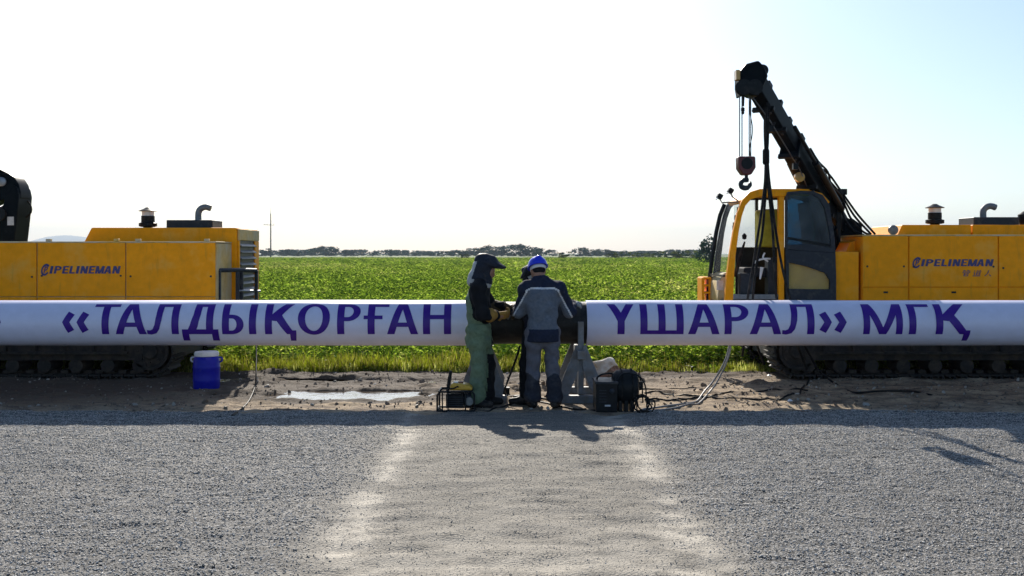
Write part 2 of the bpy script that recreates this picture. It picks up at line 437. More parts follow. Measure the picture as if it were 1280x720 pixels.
for k_, q_ in (('boom', .03), ('rubber', .08), ('dark', .12)): M[k_].node_tree.nodes['Principled BSDF'].inputs['Specular IOR Level'].default_value = q_
M['clod'] = simple("soil_clod", (0.15, 0.115, 0.085), 0.9, var=.4)

# ------------------------------------------------------------------ the ground
def edge_y(x): return 11.34 + .16 * fbm(np.asarray(x) * .9, np.asarray(x) * 0, 4) + .07 * fbm(np.asarray(x) * 5, np.asarray(x) * 0, 9)
PUD = [(-2.18, 12.75, 1.05, .40), (-2.6, 14.25, .75, .16), (-.95, 14.2, .5, .17), (-4.0, 14.4, .55, .25), (-3.15, 14.35, .5, .12), (-1.25, 12.9, .5, .22)]
def h_dirt(x, y):
    h = .020 * fbm(x * .8, y * 2.2, 1) + .032 * fbm(x * 2.2, y * 7, 2) + .026 * fbm(x * 7, y * 13, 3)
    h = h + .05 * sstep(.15, .7, fbm(x * 1.3, y * 3.3, 21)) * (y > 12.2)
    far = np.ones_like(h)
    for cx, cy, rx, ry in PUD:
        e = ((x - cx) / rx) ** 2 + ((y - cy) / ry) ** 2 + .9 * fbm(x * 3.1, y * 5.5, 23)
        h = h - .058 * sstep(1.5, .5, e); far = np.minimum(far, sstep(2.0, 1.3, e) * -1 + 1)
    # ruts left by the tracks
    for ry, wd in ((13.62, .30), (12.05, .16)):
        h = h - .02 * np.exp(-((y - ry - .1 * fbm(x * .3, y * 0, 6)) / wd) ** 2) * sstep(-1, 1.5, np.abs(x))
    h = np.where(far > .5, np.maximum(h, -.018), h)
    h = h * sstep(11.0, 11.5, y) + (-.06) * (1 - sstep(10.9, 11.25, y))
    feet = sstep(11.45, 11.6, y) * sstep(12.3, 12.1, y) * sstep(1.3, 1.0, np.abs(x - .2))
    h = h * (1 - .8 * feet)
    return h - .10 * sstep(15.0, 15.8, y)
def path_mask(x, y):
    wob = .12 * fbm(x * 0 + 3, y * .5, 31) + .22 * fbm(x * 2, y * 2.3, 32)
    return sstep(1.55, .80, np.abs(x - .04) + 1.3 * wob)
def wet_mask(x, y):
    k = np.zeros_like(x)
    for cx, cy, rx, ry in PUD:
        e = ((x - cx) / (rx + .12)) ** 2 + ((y - cy) / (ry + .16)) ** 2 + .9 * fbm(x * 3.1, y * 5.5, 23)
        k = np.maximum(k, sstep(2.4, 1.3, e))
    return k
def h_grav(x, y):
    h = .010 * fbm(x * .7, y * .9, 11) + .010 * fbm(x * 3, y * 3, 12) + .006 * fbm(x * 9, y * 11, 13)
    h = h + .022 * fbm(x * 2.2, y * 7, 15) * path_mask(x, y) + .013 * fbm(x * 5, y * 16, 16)
    h = h - .012 * np.exp(-((np.abs(x - .02) - 1.05) / .22) ** 2)
    h = h + .12 * sstep(10.4, 9.2, y)
    return h + .006 - .09 * sstep(-.02, .22, y - edge_y(x))
def path_mask(x, y):
    wob = .12 * fbm(x * 0 + 3, y * .5, 31) + .22 * fbm(x * 2, y * 2.3, 32)
    return sstep(1.55, .80, np.abs(x - .04) + 1.3 * wob)
def dust_mask(x, y):
    a = np.exp(-((np.abs(x - .04) - (1.02 + .03 * (y - 8)) + .15 * fbm(x, y * .7, 33)) / .14) ** 2)
    a = a * sstep(-.35, .35, fbm(x * 1.6 + 5, y * 2.2, 34) + .15)
    return np.clip(a + .55 * path_mask(x, y) * sstep(7.2, 5.2, y + .8 * fbm(x * 1.5, y * 1.5, 35)), 0, 1)

def grid(name, xs, ys, hf, mat, attrs=None):
    X, Y = np.meshgrid(xs, ys, indexing='ij'); Z = hf(X, Y)
    n, m = X.shape
    V = np.stack([X, Y, Z], -1).reshape(-1, 3)
    i = np.arange(n * m).reshape(n, m)
    Fc = np.stack([i[:-1, :-1], i[1:, :-1], i[1:, 1:], i[:-1, 1:]], -1).reshape(-1, 4)
    me = bpy.data.meshes.new(name); me.vertices.add(len(V)); me.vertices.foreach_set("co", V.astype(np.float32).ravel())
    me.loops.add(len(Fc) * 4); me.loops.foreach_set("vertex_index", Fc.ravel().astype(np.int32))
    me.polygons.add(len(Fc)); me.polygons.foreach_set("loop_start", np.arange(0, len(Fc) * 4, 4, dtype=np.int32))
    me.polygons.foreach_set("use_smooth", np.ones(len(Fc), bool))
    me.materials.append(mat); me.update(calc_edges=True)
    for nm, fn in (attrs or {}).items():
        a = me.attributes.new(nm, 'FLOAT', 'POINT'); a.data.foreach_set("value", fn(X, Y).ravel().astype(np.float32))
    return kind(link(name, me), 'structure')
def xs_graded(half, core, step):
    a = np.arange(-core, core + 1e-6, step); o = core + np.cumsum(np.geomspace(step, 4, 24)); o = o[o < half]
    return np.concatenate([-o[::-1], a, o])

# gravel
m, n, b = new_mat("crushed_gravel"); c = coords(n)
vo = n.nodes.new("ShaderNodeTexVoronoi"); vo.inputs["Scale"].default_value = 62; n.links.new(c, vo.inputs["Vector"])
sepc = n.nodes.new("ShaderNodeSeparateColor"); n.links.new(vo.outputs["Color"], sepc.inputs[0])
big = noise(n, 1.1, 5, c); fine = noise(n, 140, 3, c)
vo2 = n.nodes.new('ShaderNodeTexVoronoi'); vo2.inputs['Scale'].default_value = 120; n.links.new(c, vo2.inputs['Vector']); sc2 = n.nodes.new('ShaderNodeSeparateColor'); n.links.new(vo2.outputs['Color'], sc2.inputs[0])
vm = N(n, 'ShaderNodeMath', operation='MULTIPLY'); n.links.new(sepc.outputs[0], vm.inputs[0]); n.links.new(sc2.outputs[1], vm.inputs[1])
stone = mixc(n, ramp(n, vm.outputs[0], .05, .6), (.020, .0195, .019), (.29, .278, .26))
stone = mixc(n, ramp(n, big, .45, .9), stone, (.075, .074, .072))
at = N(n, "ShaderNodeAttribute", attribute_name="path"); ad = N(n, "ShaderNodeAttribute", attribute_name="dust")
pth = mixc(n, ramp(n, noise(n, 55, 6, c, .7), .3, .7), (.075, .068, .056), (.25, .225, .185))
cs = coords(n, (1, 4.5, 1)); pth = mixc(n, ramp(n, noise(n, 2.6, 6, cs, .65), .48, .72), pth, (.07, .067, .062))
col_ = mixc(n, at.outputs["Fac"], stone, pth)
dst = mixc(n, noise(n, 9, 6, cs), (.30, .272, .225), (.50, .455, .38))
dm = N(n, "ShaderNodeMath", operation='MULTIPLY'); n.links.new(ad.outputs["Fac"], dm.inputs[0]); n.links.new(ramp(n, noise(n, 5, 6, c), .3, .55), dm.inputs[1])
n.links.new(mixc(n, dm.outputs[0], col_, dst), b.inputs["Base Color"])
b.inputs["Roughness"].default_value = .85; b.inputs["Specular IOR Level"].default_value = .3
hb = N(n, "ShaderNodeMath", operation='MULTIPLY_ADD'); n.links.new(vo.outputs["Distance"], hb.inputs[0]); hb.inputs[1].default_value = -1; n.links.new(fine, hb.inputs[2])
bump(n, b, hb.outputs[0], .55, .012)
M['gravel'] = m
grid("gravel_yard", xs_graded(40, 8.5, .045), np.concatenate([np.arange(-14, 3.5, 1.0), np.arange(3.6, 11.75, .045)]), h_grav, m, {"path": path_mask, "dust": dust_mask})

# dirt
m, n, b = new_mat("track_dirt"); c = coords(n, (1, 2.2, 1))
a1 = noise(n, 2.2, 7, c, .65); a2 = noise(n, 16, 5, c, .65); a3 = noise(n, 90, 3, c)
col_ = mixc(n, ramp(n, a1, .38, .62), (.125, .088, .06), (.42, .318, .205))
col_ = mixc(n, ramp(n, a2, .5, .7), col_, (.10, .075, .055))
col_ = mixc(n, ramp(n, a3, .58, .72), col_, (.50, .43, .33))
gp = n.nodes.new("ShaderNodeNewGeometry"); sp_ = n.nodes.new("ShaderNodeSeparateXYZ"); n.links.new(gp.outputs["Position"], sp_.inputs[0])
back_fac = N(n, "ShaderNodeMath", operation='MULTIPLY_ADD'); n.links.new(a1, back_fac.inputs[0]); back_fac.inputs[1].default_value = 3.0; n.links.new(sp_.outputs[1], back_fac.inputs[2])
back_left_fac = N(n, "ShaderNodeMath", operation='MULTIPLY_ADD'); n.links.new(sp_.outputs[0], back_left_fac.inputs[0]); back_left_fac.inputs[1].default_value = -.25; n.links.new(back_fac.outputs[0], back_left_fac.inputs[2])
col_ = mixc(n, ramp(n, back_left_fac.outputs[0], 14.3, 15.8), col_, mixc(n, a2, (.055, .042, .032), (.12, .092, .068)))  # dirt turns darker brown towards the back and left, broken by noise
wa = N(n, "ShaderNodeAttribute", attribute_name="wet"); col_ = mixc(n, wa.outputs["Fac"], col_, mixc(n, a2, (.035, .026, .02), (.11, .085, .062)))
n.links.new(col_, b.inputs["Base Color"]); b.inputs["Roughness"].default_value = .9; b.inputs["Specular IOR Level"].default_value = .25
hb = N(n, "ShaderNodeMath", operation='MULTIPLY_ADD'); n.links.new(a2, hb.inputs[0]); hb.inputs[1].default_value = 2; n.links.new(a3, hb.inputs[2])
bump(n, b, hb.outputs[0], .6, .02)
grid("dirt_track", xs_graded(40, 9.5, .04), np.arange(10.8, 16.05, .04), h_dirt, m, {"wet": wet_mask})

# water lying in the hollows
m, n, b = new_mat("muddy_water"); b.inputs["Base Color"].default_value = (.10, .08, .06, 1); b.inputs["Roughness"].default_value = .07
b.inputs["IOR"].default_value = 1.33; b.inputs["Specular IOR Level"].default_value = .9
c = coords(n); bump(n, b, noise(n, 7, 4, c), .35, .02)
for cx, cy, rx, ry in PUD[:5]:
    mb = MB(); k = 28
    mb.add([(cx + rx * 1.7 * math.cos(2 * math.pi * i / k), cy + ry * 1.7 * math.sin(2 * math.pi * i / k), -.0225) for i in range(k)], [tuple(range(k))])
    kind(build("puddle", mb, m), 'structure')

# field ground to the horizon
m, n, b = new_mat("field_ground"); c = coords(n)
geo = n.nodes.new("ShaderNodeNewGeometry"); sx = n.nodes.new("ShaderNodeSeparateXYZ"); n.links.new(geo.outputs["Position"], sx.inputs[0])
l1 = noise(n, .012, 6, c, .6); l2 = noise(n, .25, 6, c, .7); l3 = noise(n, 3.5, 5, c, .7)
g1 = mixc(n, ramp(n, l1, .35, .65), (.07, .13, .02), (.13, .18, .035))
g1 = mixc(n, ramp(n, l2, .35, .7), g1, (.05, .10, .015))
g1 = mixc(n, ramp(n, l3, .5, .75), g1, (.12, .17, .05))
near = mixc(n, l3, (.05, .045, .025), (.09, .085, .04))
g1 = mixc(n, ramp(n, sx.outputs[1], 30, 130), near, g1)
dry = mixc(n, l2, (.13, .145, .06), (.09, .13, .04))
g1 = mixc(n, ramp(n, sx.outputs[1], 420, 640), g1, dry)
n.links.new(g1, b.inputs["Base Color"]); b.inputs["Roughness"].default_value = .9; b.inputs["Specular IOR Level"].default_value = .15
bump(n, b, l3, .6, .3)
mb = MB(); mb.add([(-9000, -60, -.13), (9000, -60, -.13), (9000, 9600, -.13), (-9000, 9600, -.13)], [(0, 1, 2, 3)])
kind(build("ground", mb, m, loc=(0, 0, -.13)), 'structure')

# pale mountains far off to the left
m, n, b = new_mat("mountain_slope"); c = coords(n); n.links.new(mixc(n, noise(n, .02, 5, c), (.16, .15, .12), (.24, .23, .2)), b.inputs["Base Color"]); b.inputs["Roughness"].default_value = .95
xs = np.linspace(-7600, -2000, 160); ys = np.linspace(7400, 9200, 14)
def h_mt(x, y):
    px = 640 + x / 8000 * F
    prof = 135 * np.exp(-((px - 62) / 36) ** 2) + 60 * np.exp(-((px - 100) / 26) ** 2) + 110 * sstep(60, -200, px) + 22 * fbm(x * .004, y * .0013, 41)
    prof = prof * sstep(135, 95, px) + (1 - sstep(135, 95, px)) * 2
    return -2 + prof * np.sin(np.clip((y - 7400) / 1800, 0, 1) * math.pi) ** .7
o = grid("mountains", xs, ys, h_mt, m)

# ------------------------------------------------------------------ leaf and stone kinds for the stuff
def leafy(name, nl, ht, ll, spread, mats, seed, wr=.5, up=.35):
    r = np.random.default_rng(seed); V = []; Fc = []; mi = []
    for i in range(nl):
        a = r.uniform(0, 6.283); rad = spread * math.sqrt(r.uniform(0, 1)); z = ht * (r.uniform(.25, 1) ** .7) * (1 - .35 * (rad / spread) ** 2)
        c0 = np.array([rad * math.cos(a), rad * math.sin(a), z]); a2 = a + r.normal(0, .7)
        d = np.array([math.cos(a2), math.sin(a2), 0]); s = np.array([-d[1], d[0], 0]); L = ll * r.uniform(.6, 1.25); W = L * wr
        t = r.uniform(-.3, .9) * up * 2; sl = r.normal(0, .3)
        p1 = c0 + d * L * .5 + np.array([0, 0, L * .5 * t]); p2 = c0 + d * L + np.array([0, 0, L * (t - .35)])
        q = s * W * .5 + np.array([0, 0, sl * W * .5])
        o = len(V); V += [c0, p1 - q, p1 + q, p2]
        Fc += [(o, o + 1, o + 2), (o + 1, o + 3, o + 2)]; k = r.integers(0, len(mats)); mi += [k, k]
        if i % 3 == 0:
            o = len(V); V += [np.array([0, 0, -.05]), np.array([.008, .004, -.05]), c0]; Fc.append((o, o + 1, o + 2)); mi.append(0)
    return mesh_from(name, V, Fc, mats, mi)
def blades(name, nb, ht, spread, mats, seed):
    r = np.random.default_rng(seed); V = []; Fc = []; mi = []
    for i in range(nb):
        x, y = r.normal(0, spread, 2); a = r.uniform(0, 6.283); h = ht * r.uniform(.5, 1.1); lean = r.uniform(.05, .5) * h; w = .005 + .004 * r.random()
        d = np.array([math.cos(a), math.sin(a), 0]); s = np.array([-d[1], d[0], 0]) * w; c0 = np.array([x, y, -.04])
        p1 = c0 + np.array([0, 0, h * .6]) + d * lean * .35; p2 = c0 + np.array([0, 0, h]) + d * lean
        o = len(V); V += [c0 - s, c0 + s, p1 - s * .8, p1 + s * .8, p2]; Fc += [(o, o + 1, o + 3, o + 2), (o + 2, o + 3, o + 4)]; k = r.integers(0, len(mats)); mi += [k, k]
    return mesh_from(name, V, Fc, mats, mi)
L1 = leafmat("crop_leaf", (.12, .20, .022), (.31, .42, .045), .65, .5, .05); L2 = leafmat("crop_leaf_pale", (.38, .41, .12), (.62, .64, .17), .5, .45, .05)
L3 = leafmat("crop_leaf_dark", (.06, .12, .018), (.16, .26, .018), .65, .45, .05); L4 = leafmat("dry_leaf", (.20, .19, .06), (.28, .26, .05), .6, .45, .08)
L5 = leafmat("grass_blade", (.09, .125, .012), (.22, .26, .012), .6, .5, .05); L6 = leafmat("straw_blade", (.19, .165, .05), (.25, .22, .05), .6, .4, .05)
L7 = leafmat("white_flower", (.7, .7, .62), (.6, .6, .5), .6, .3)
crop = [leafy("crop_a", 44, .36, .115, .21, [L1, L1, L2], 1), leafy("crop_b", 44, .42, .105, .21, [L1, L3], 2), leafy("crop_c", 40, .32, .115, .23, [L2, L1, L2], 3),
        leafy("crop_d", 42, .38, .10, .21, [L3, L1, L1], 4), leafy("crop_e", 38, .36, .10, .21, [L4, L2, L1], 5), leafy("crop_f", 44, .44, .12, .23, [L3, L3, L1], 6)]
def field_points(y0, y1, dens, rs):
    n_ = int(dens * (.62 * (y1 ** 2 - y0 ** 2) + 8 * (y1 - y0)))
    y = np.sqrt(rs.uniform(y0 ** 2, y1 ** 2, n_)); x = rs.uniform(-1, 1, n_) * (.62 * y + 4)
    return x, y
rs = np.random.default_rng(5); PX = []; SCL = []; 
for y0, y1, dn, sc_, fl in ((16.6, 40, 13, 1.0, 1.0), (40, 110, 6.6, 1.35, .9), (110, 340, 1.25, 2.6, .55)):
    x, y = field_points(y0, y1, dn, rs); PX.append(np.stack([x, y, np.full_like(x, -.12)], 1))
    s = sc_ * rs.uniform(.7, 1.3, len(x)); SCL.append(np.stack([s, s, s * fl * rs.uniform(.8, 1.25, len(x))], 1))
PX = np.concatenate(PX); SCL = np.concatenate(SCL)
q = fbm(PX[:, 0] * .11, PX[:, 1] * .035, 51) + .6 * fbm(PX[:, 0] * .5, PX[:, 1] * .2, 52) + rs.normal(0, .33, len(PX))
idx = np.digitize(q, [-.75, -.38, -.05, .22, .55]); idx = np.array([5, 3, 1, 0, 2, 4])[idx]
keep = rs.random(len(PX)) < np.where(fbm(PX[:, 0] * .35, PX[:, 1] * .2, 53) > .42, .35, 1.0)
PX, SCL, idx = PX[keep], SCL[keep], idx[keep]
scatter("crop_field", PX, np.stack([rs.normal(0, .12, len(PX)), rs.normal(0, .12, len(PX)), rs.uniform(0, 6.28, len(PX))], 1), SCL, idx, crop)

# taller weeds and yellow grass along the edge of the dirt
weeds = [leafy("weed_a", 46, .62, .17, .20, [L1, L3, L2], 11, .55), leafy("weed_b", 50, .70, .13, .20, [L3, L1], 12, .5), leafy("weed_c", 40, .55, .19, .22, [L2, L1], 13, .6), leafy("weed_d", 44, .66, .12, .18, [L1, L2, L7], 14, .5)]
n_ = 1500; x = rs.uniform(-14, 14, n_); y = 15.3 + .25 * fbm(x * .8, x * 0, 66) + 1.8 * rs.random(n_) ** 1.2; s = rs.uniform(.55, .95, n_) * sstep(15.3, 16.3, y + .2) * (1 - .22 * (x > -4.2) * (x < -.4))
s = np.maximum(s, .35)
qi = np.digitize(fbm(x * .5, y * .6, 61) + rs.normal(0, .35, n_), [-.3, .1, .6]); 
scatter("edge_weeds", np.stack([x, y, np.full(n_, -.1)], 1), np.stack([rs.normal(0, .12, n_), rs.normal(0, .12, n_), rs.uniform(0, 6.28, n_)], 1), np.stack([s, s, s], 1), np.array([1, 0, 2, 3])[qi], weeds)
tufts = [blades("tuft_a", 34, .34, .07, [L5, L5, L6], 21), blades("tuft_b", 30, .26, .08, [L5, L2], 22), blades("tuft_c", 26, .30, .07, [L6, L5], 23)]
n_ = 5200; x = rs.uniform(-14, 14, n_); y = 15.12 + .95 * rs.random(n_) ** 1.1 + .12 * fbm(x * 1.2, x * 0, 63)
s = rs.uniform(.45, 1.4, n_) * (.85 + .45 * fbm(x * 1.4, y * 2, 65)) * (.55 + .45 * sstep(15.1, 15.6, y))
qi = np.where(x < 0, np.where(rs.random(n_) < .7, 0, 1), rs.integers(0, 3, n_)); keep = rs.random(n_) < np.where(x < .5, 1, .40 * (.35 + .65 * sstep(-.35, .25, fbm(x * .9, y * 1.5, 64))))
x, y, s, qi = x[keep], y[keep], s[keep], qi[keep]; n_ = len(x)
scatter("edge_grass", np.stack([x, y, h_dirt(x, y) - .0], 1), np.stack([rs.normal(0, .1, n_), rs.normal(0, .1, n_), rs.uniform(0, 6.28, n_)], 1), np.stack([s, s, s], 1), qi, tufts)

# crushed stone lying on the yard, clods on the dirt
def stonemesh(name, seed, mat):
    r = np.random.default_rng(seed); bm = bmesh.new(); bmesh.ops.create_icosphere(bm, subdivisions=1, radius=1)
    pl = [(lambda d: (d / np.linalg.norm(d), r.uniform(.45, .8)))(r.normal(0, 1, 3)) for _ in range(7)]
    for v in bm.verts:
        p = np.array(v.co)
        for d, k in pl:
            t = p @ d
            if t > k: p = p - d * (t - k)
        v.co = p * np.array([1, .8, .6])
    me = bpy.data.meshes.new(name); bm.to_mesh(me); bm.free(); me.materials.append(mat); return me
def stonemat(name, c0, c1):
    m, n, b = new_mat(name); oi = n.nodes.new("ShaderNodeObjectInfo"); c = coords(n)
    o_ = mixc(n, oi.outputs["Random"], c0, c1); n.links.new(mixc(n, noise(n, 3, 4, c), o_, [x * .7 for x in c0]), b.inputs["Base Color"])
    b.inputs["Roughness"].default_value = .7; return m
SM = stonemat("crushed_stone", (.20, .192, .178), (.84, .80, .735)); SM2 = stonemat("dusty_stone", (.24, .22, .19), (.62, .575, .50))
st = [stonemesh("stone_%d" % i, 100 + i, SM if i < 6 else SM2) for i in range(9)]
n_ = 330000; y = np.sqrt(rs.uniform(4.6 ** 2, 11.5 ** 2, n_)); x = rs.uniform(-1, 1, n_) * (.56 * y + .5)
pm = path_mask(x, y); dmk = dust_mask(x, y); keep = (rs.random(n_) < (1 - .15 * pm) * (1 - .6 * np.clip(dmk, 0, 1)) * (.75 + .25 * sstep(-.3, .3, fbm(x * 1.5, y * 1.5, 71)))) & (y < edge_y(x) + .1)
x, y, pm = x[keep], y[keep], pm[keep]; n_ = len(x)
s = np.exp(rs.normal(math.log(.0060), .34, n_)) * (1 - .50 * pm); s = np.minimum(s, .0125)
ix = np.where(rs.random(n_) < .15 + .6 * pm, rs.integers(6, 9, n_), rs.integers(0, 6, n_))
scatter("loose_gravel", np.stack([x, y, h_grav(x, y) + s * .22], 1), np.stack([rs.uniform(-.5, .5, n_), rs.uniform(-.5, .5, n_), rs.uniform(0, 6.28, n_)], 1), np.stack([s, s, s], 1), ix, st)
cl = [stonemesh("clod_%d" % i, 200 + i, M['clod'] if i < 4 else SM2) for i in range(6)]
n_ = 11000; x = rs.uniform(-10, 10, n_); y = rs.uniform(11.3, 15.3, n_)
kp = (rs.random(n_) < .25 + .75 * sstep(.0, .5, fbm(x * 1.3, y * 3.3, 21)));
for cx, cy, rx, ry in PUD: kp &= (((x - cx) / rx) ** 2 + ((y - cy) / ry) ** 2 > .8) | (rs.random(n_) < .22)
x, y = x[kp], y[kp]; n_ = len(x); s = np.exp(rs.normal(math.log(.014), .55, n_)); s = np.minimum(s, .06)
scatter("dirt_clods", np.stack([x, y, h_dirt(x, y) + s * .2], 1), rs.uniform(-.5, 3, (n_, 3)), np.stack([s, s * .9, s * .7], 1), np.where(rs.random(n_) < .7, rs.integers(0, 4, n_), rs.integers(4, 6, n_)), cl)

# ------------------------------------------------------------------ trees on the horizon
TL = [leafmat("tree_leaf", (.020, .052, .036), (.018, .05, .03), .7, .25, .0), leafmat("tree_leaf_dark", (.014, .038, .030), (.013, .036, .024), .7, .25, .0), leafmat("shrub_leaf", (.075, .10, .025), (.09, .11, .02), .7, .3, .0)]
def crown_mesh(name, seed, mats, nclump, nleaf, flat):
    r = np.random.default_rng(seed); V = []; Fc = []; mi = []
    for cidx in range(nclump):
        a = r.uniform(0, 6.283); rr = math.sqrt(r.uniform(0, 1)) * .36; zz = r.uniform(.02, 1)
        rr *= math.sqrt(max(.05, 1 - ((zz - .5) / .56) ** 2)) * 1.25
        cc = np.array([rr * math.cos(a), rr * math.sin(a), zz * .86]); cr = r.uniform(.09, .19)
        k = r.integers(0, len(mats))
        for i in range(nleaf):
            d = r.normal(0, 1, 3); d /= np.linalg.norm(d); p = cc + d * cr * r.uniform(.5, 1.05); sz = r.uniform(.03, .065)
            u = np.cross(d, r.normal(0, 1, 3)); u /= np.linalg.norm(u); v = np.cross(u, d + r.normal(0, .5, 3)); v /= np.linalg.norm(v)
            o = len(V); V += [p - u * sz, p + v * sz * .6, p + u * sz, p - v * sz * .6]; Fc.append((o, o + 1, o + 2, o + 3)); mi.append(k)
    return mesh_from(name, V, Fc, mats, mi)
def trunk_mesh(name, seed):
    r = np.random.default_rng(seed); mb = MB()
    mb.tube([(0, 0, -.05), (.01, 0, .2), (.0, .02, .5)], [.032, .024, .012], 7)
    for i in range(5):
        a = r.uniform(0, 6.28); z = r.uniform(.15, .4)
        mb.tube([(0, 0, z), (.12 * math.cos(a), .12 * math.sin(a), z + .15), (.24 * math.cos(a), .24 * math.sin(a), z + .36)], [.013, .009, .004], 5)
    return mesh_from(name, mb.v, mb.f, M['bark'])
CR = [crown_mesh("crown_mesh_%d" % i, 300 + i, [TL[0], TL[1]], 26, 34, 1) for i in range(5)] + [crown_mesh("shrub_mesh_%d" % i, 320 + i, [TL[2], TL[0]], 22, 30, .6) for i in range(3)]
TR = [trunk_mesh("trunk_mesh_%d" % i, 400 + i) for i in range(3)]
def tree(nm, px, wpx, top, D, kind_, label, cat, group):
    base = P(px, HZ, D); g = -.13; h = CH - (top - HZ) * D / F - g; wd = 1.45 * wpx * D / F
    t = thing(nm, (base.x, D, g), label, cat, group)
    i = random.randrange(5) if kind_ == 0 else 5 + random.randrange(3)
    c = link("crown", CR[i], t); c.scale = (wd / .85, wd / .85, h); c.rotation_euler = (0, 0, random.uniform(0, 6.28))
    k = link("trunk", TR[random.randrange(3)], t); k.scale = (min(wd, h) * .8, min(wd, h) * .8, h)
    return t
ORD = "first second third fourth fifth sixth seventh eighth ninth tenth eleventh twelfth thirteenth fourteenth fifteenth sixteenth seventeenth eighteenth nineteenth twentieth".split()
left_trees = [(327, 9, 311), (335, 10, 309.5), (352, 9, 311.5), (361, 9, 310.5), (371, 10, 313), (382, 14, 311.5), (397, 18, 309), (408, 22, 306.5), (417, 14, 309.5), (434, 12, 311.5), (442, 9, 311), (463, 7, 314), (469, 7, 313.5), (487, 11, 311), (499, 9, 313.5), (507, 8, 312.5), (519, 12, 314.5), (537, 8, 315), (545, 9, 315)]
mid_trees = [(558, 12, 313), (568, 11, 311.5), (577, 11, 312), (589, 14, 309.5), (600, 14, 308.5), (610, 18, 306), (622, 16, 307.5), (634, 16, 305.5), (645, 20, 303.8), (657, 14, 306.5), (667, 14, 308), (677, 13, 309.5), (690, 12, 311)]
right_trees = [(722, 10, 310), (729, 12, 308), (738, 12, 311), (748, 10, 310.5), (757, 12, 311), (781, 9, 312.5)]
for k, (px, wp, tp) in enumerate(left_trees):
    tree("tree", px, wp, tp + .4, 700 + 14 * ((k * 7) % 9), 0, "dark bluish tree on the horizon, %s to the right of the power pole" % ORD[k] if k > 1 else ("small dark tree on the horizon just left of the power pole" if k == 0 else "dark tree on the horizon right behind the power pole"), "tree", "trees on the horizon left of the welder")
for k, (px, wp, tp) in enumerate(mid_trees):
    tree("tree", px, wp, tp + .4, 640 + 14 * ((k * 5) % 9), 0, "dense dark tree behind the workers, %s from left in the tallest wood" % ORD[k], "tree", "trees on the horizon behind the workers")
for k, (px, wp, tp) in enumerate(right_trees):
    tree("tree", px, wp, tp + .4, 680 + 11 * ((k * 5) % 9), 0, "dark tree on the horizon right of the blue helmet, %s in its loose row" % ORD[k], "tree", "trees on the horizon right of the blue helmet")
rt = np.random.default_rng(77); n_ = 190; pxs = rt.uniform(316, 884, n_); Dt = rt.uniform(860, 1100, n_)
keep = fbm(pxs * .045, pxs * 0, 91) > -.28; pxs, Dt = pxs[keep], Dt[keep]; n_ = len(pxs)
hh = (2.0 + 3.2 * np.clip(fbm(pxs * .03, pxs * 0 + 2, 92) + .35, 0, 1)) * Dt / F + 2.6; ww = rt.uniform(7, 15, n_) * Dt / F
scatter("far_treeline", np.stack([(pxs - 640) * Dt / F, Dt, np.full(n_, -.13)], 1), np.stack([0 * pxs, 0 * pxs, rt.uniform(0, 6.28, n_)], 1), np.stack([ww, ww, hh], 1), rt.integers(0, 5, n_), CR[:5])
shr = [(581, 10, 315.5, 300), (706, 16, 313.2, 300), (765, 10, 314, 330), (774, 10, 314.5, 300), (790, 12, 313.5, 320), (801, 12, 315, 340), (812, 12, 314, 330), (823, 13, 313.5, 320), (834, 13, 313, 300), (845, 14, 313.5, 290), (853, 14, 311.8, 280), (864, 14, 312.5, 270), (874, 14, 312, 250)]
for k, (px, wp, tp, D) in enumerate(shr):
    lab = "small round green bush in the field just left of the welder's hood" if k == 0 else "pale green round bush before the far trees, right of the blue helmet" if k == 1 else "low yellowish shrub along the field edge, %s one left of the cab" % ORD[len(shr) - 1 - k]
    tree("shrub", px, wp, tp, D, 1, lab, "shrub", "low shrubs along the far edge of the field")
tree("tree", 888, 22, 294.5, 150, 0, "large dark green bush half hidden behind the cab front", "tree", None)
del_group = [o for o in COL.objects if o.get('group') is None and 'group' in o]

# power pole
t = thing("power_pole", (P(338, HZ, 340).x, 340, -.13), "thin tall power pole with short crossarm standing alone on the horizon", "power pole")
X0 = P(338.4, HZ, 340).x; u = 340 / F
mb = MB(); mb.tube([(X0, 340, -.13), (X0, 340, CH + 50 * u)], [.24, .17], 8); build("pole", mb, M['pole'], t, True)
mb = MB(); mb.tube([(X0, 340, CH + 50 * u), (X0, 340, CH + 58 * u)], [.10, .06], 6); build("mast", mb, M['steel'], t, True)
mb = MB(); mb.beam((X0 - 9 * u, 340, CH + 36 * u), (X0 + 4.5 * u, 340, CH + 35.6 * u), .14, .14); build("crossarm", mb, M['pole'], t)
for dx in (-8, -4.5, 4):
    mb = MB(); mb.lathe([(.05, 0), (.13, .12), (.08, .2), (.12, .3), (.04, .42)], (X0 + dx * u, 340, CH + 36.2 * u), 8); build("insulator", mb, M['whiteplastic'], t, True)

# ------------------------------------------------------------------ lettering
def arc(cx, cy, rx, ry, a0, a1, n=14):
    return [(cx + rx * math.cos(R(a0 + (a1 - a0) * i / n)), cy + ry * math.sin(R(a0 + (a1 - a0) * i / n))) for i in range(n + 1)]
def rect(x0, x1, v0, v1): return [[(x0, v0), (x1, v0), (x1, v1), (x0, v1)]]
def quad(*p): return [list(p)]
def bowl(x0, x1, v0, v1, t, th):
    """D-shaped bowl hanging on a stem at x0: outer ring and inner hole"""
    ym = (v0 + v1) / 2; ry = (v1 - v0) / 2; xs_ = x0 + (x1 - x0) * .45
    outer = [(x0, v0), (xs_, v0)] + arc(xs_, ym, x1 - xs_, ry, -90, 90) + [(x0, v1)]
    inner = [(x0 + t, v0 + th), (xs_, v0 + th)] + arc(xs_, ym, max(x1 - xs_ - t, .1), ry - th, -90, 90) + [(x0 + t, v1 - th)]
    return [outer, inner]
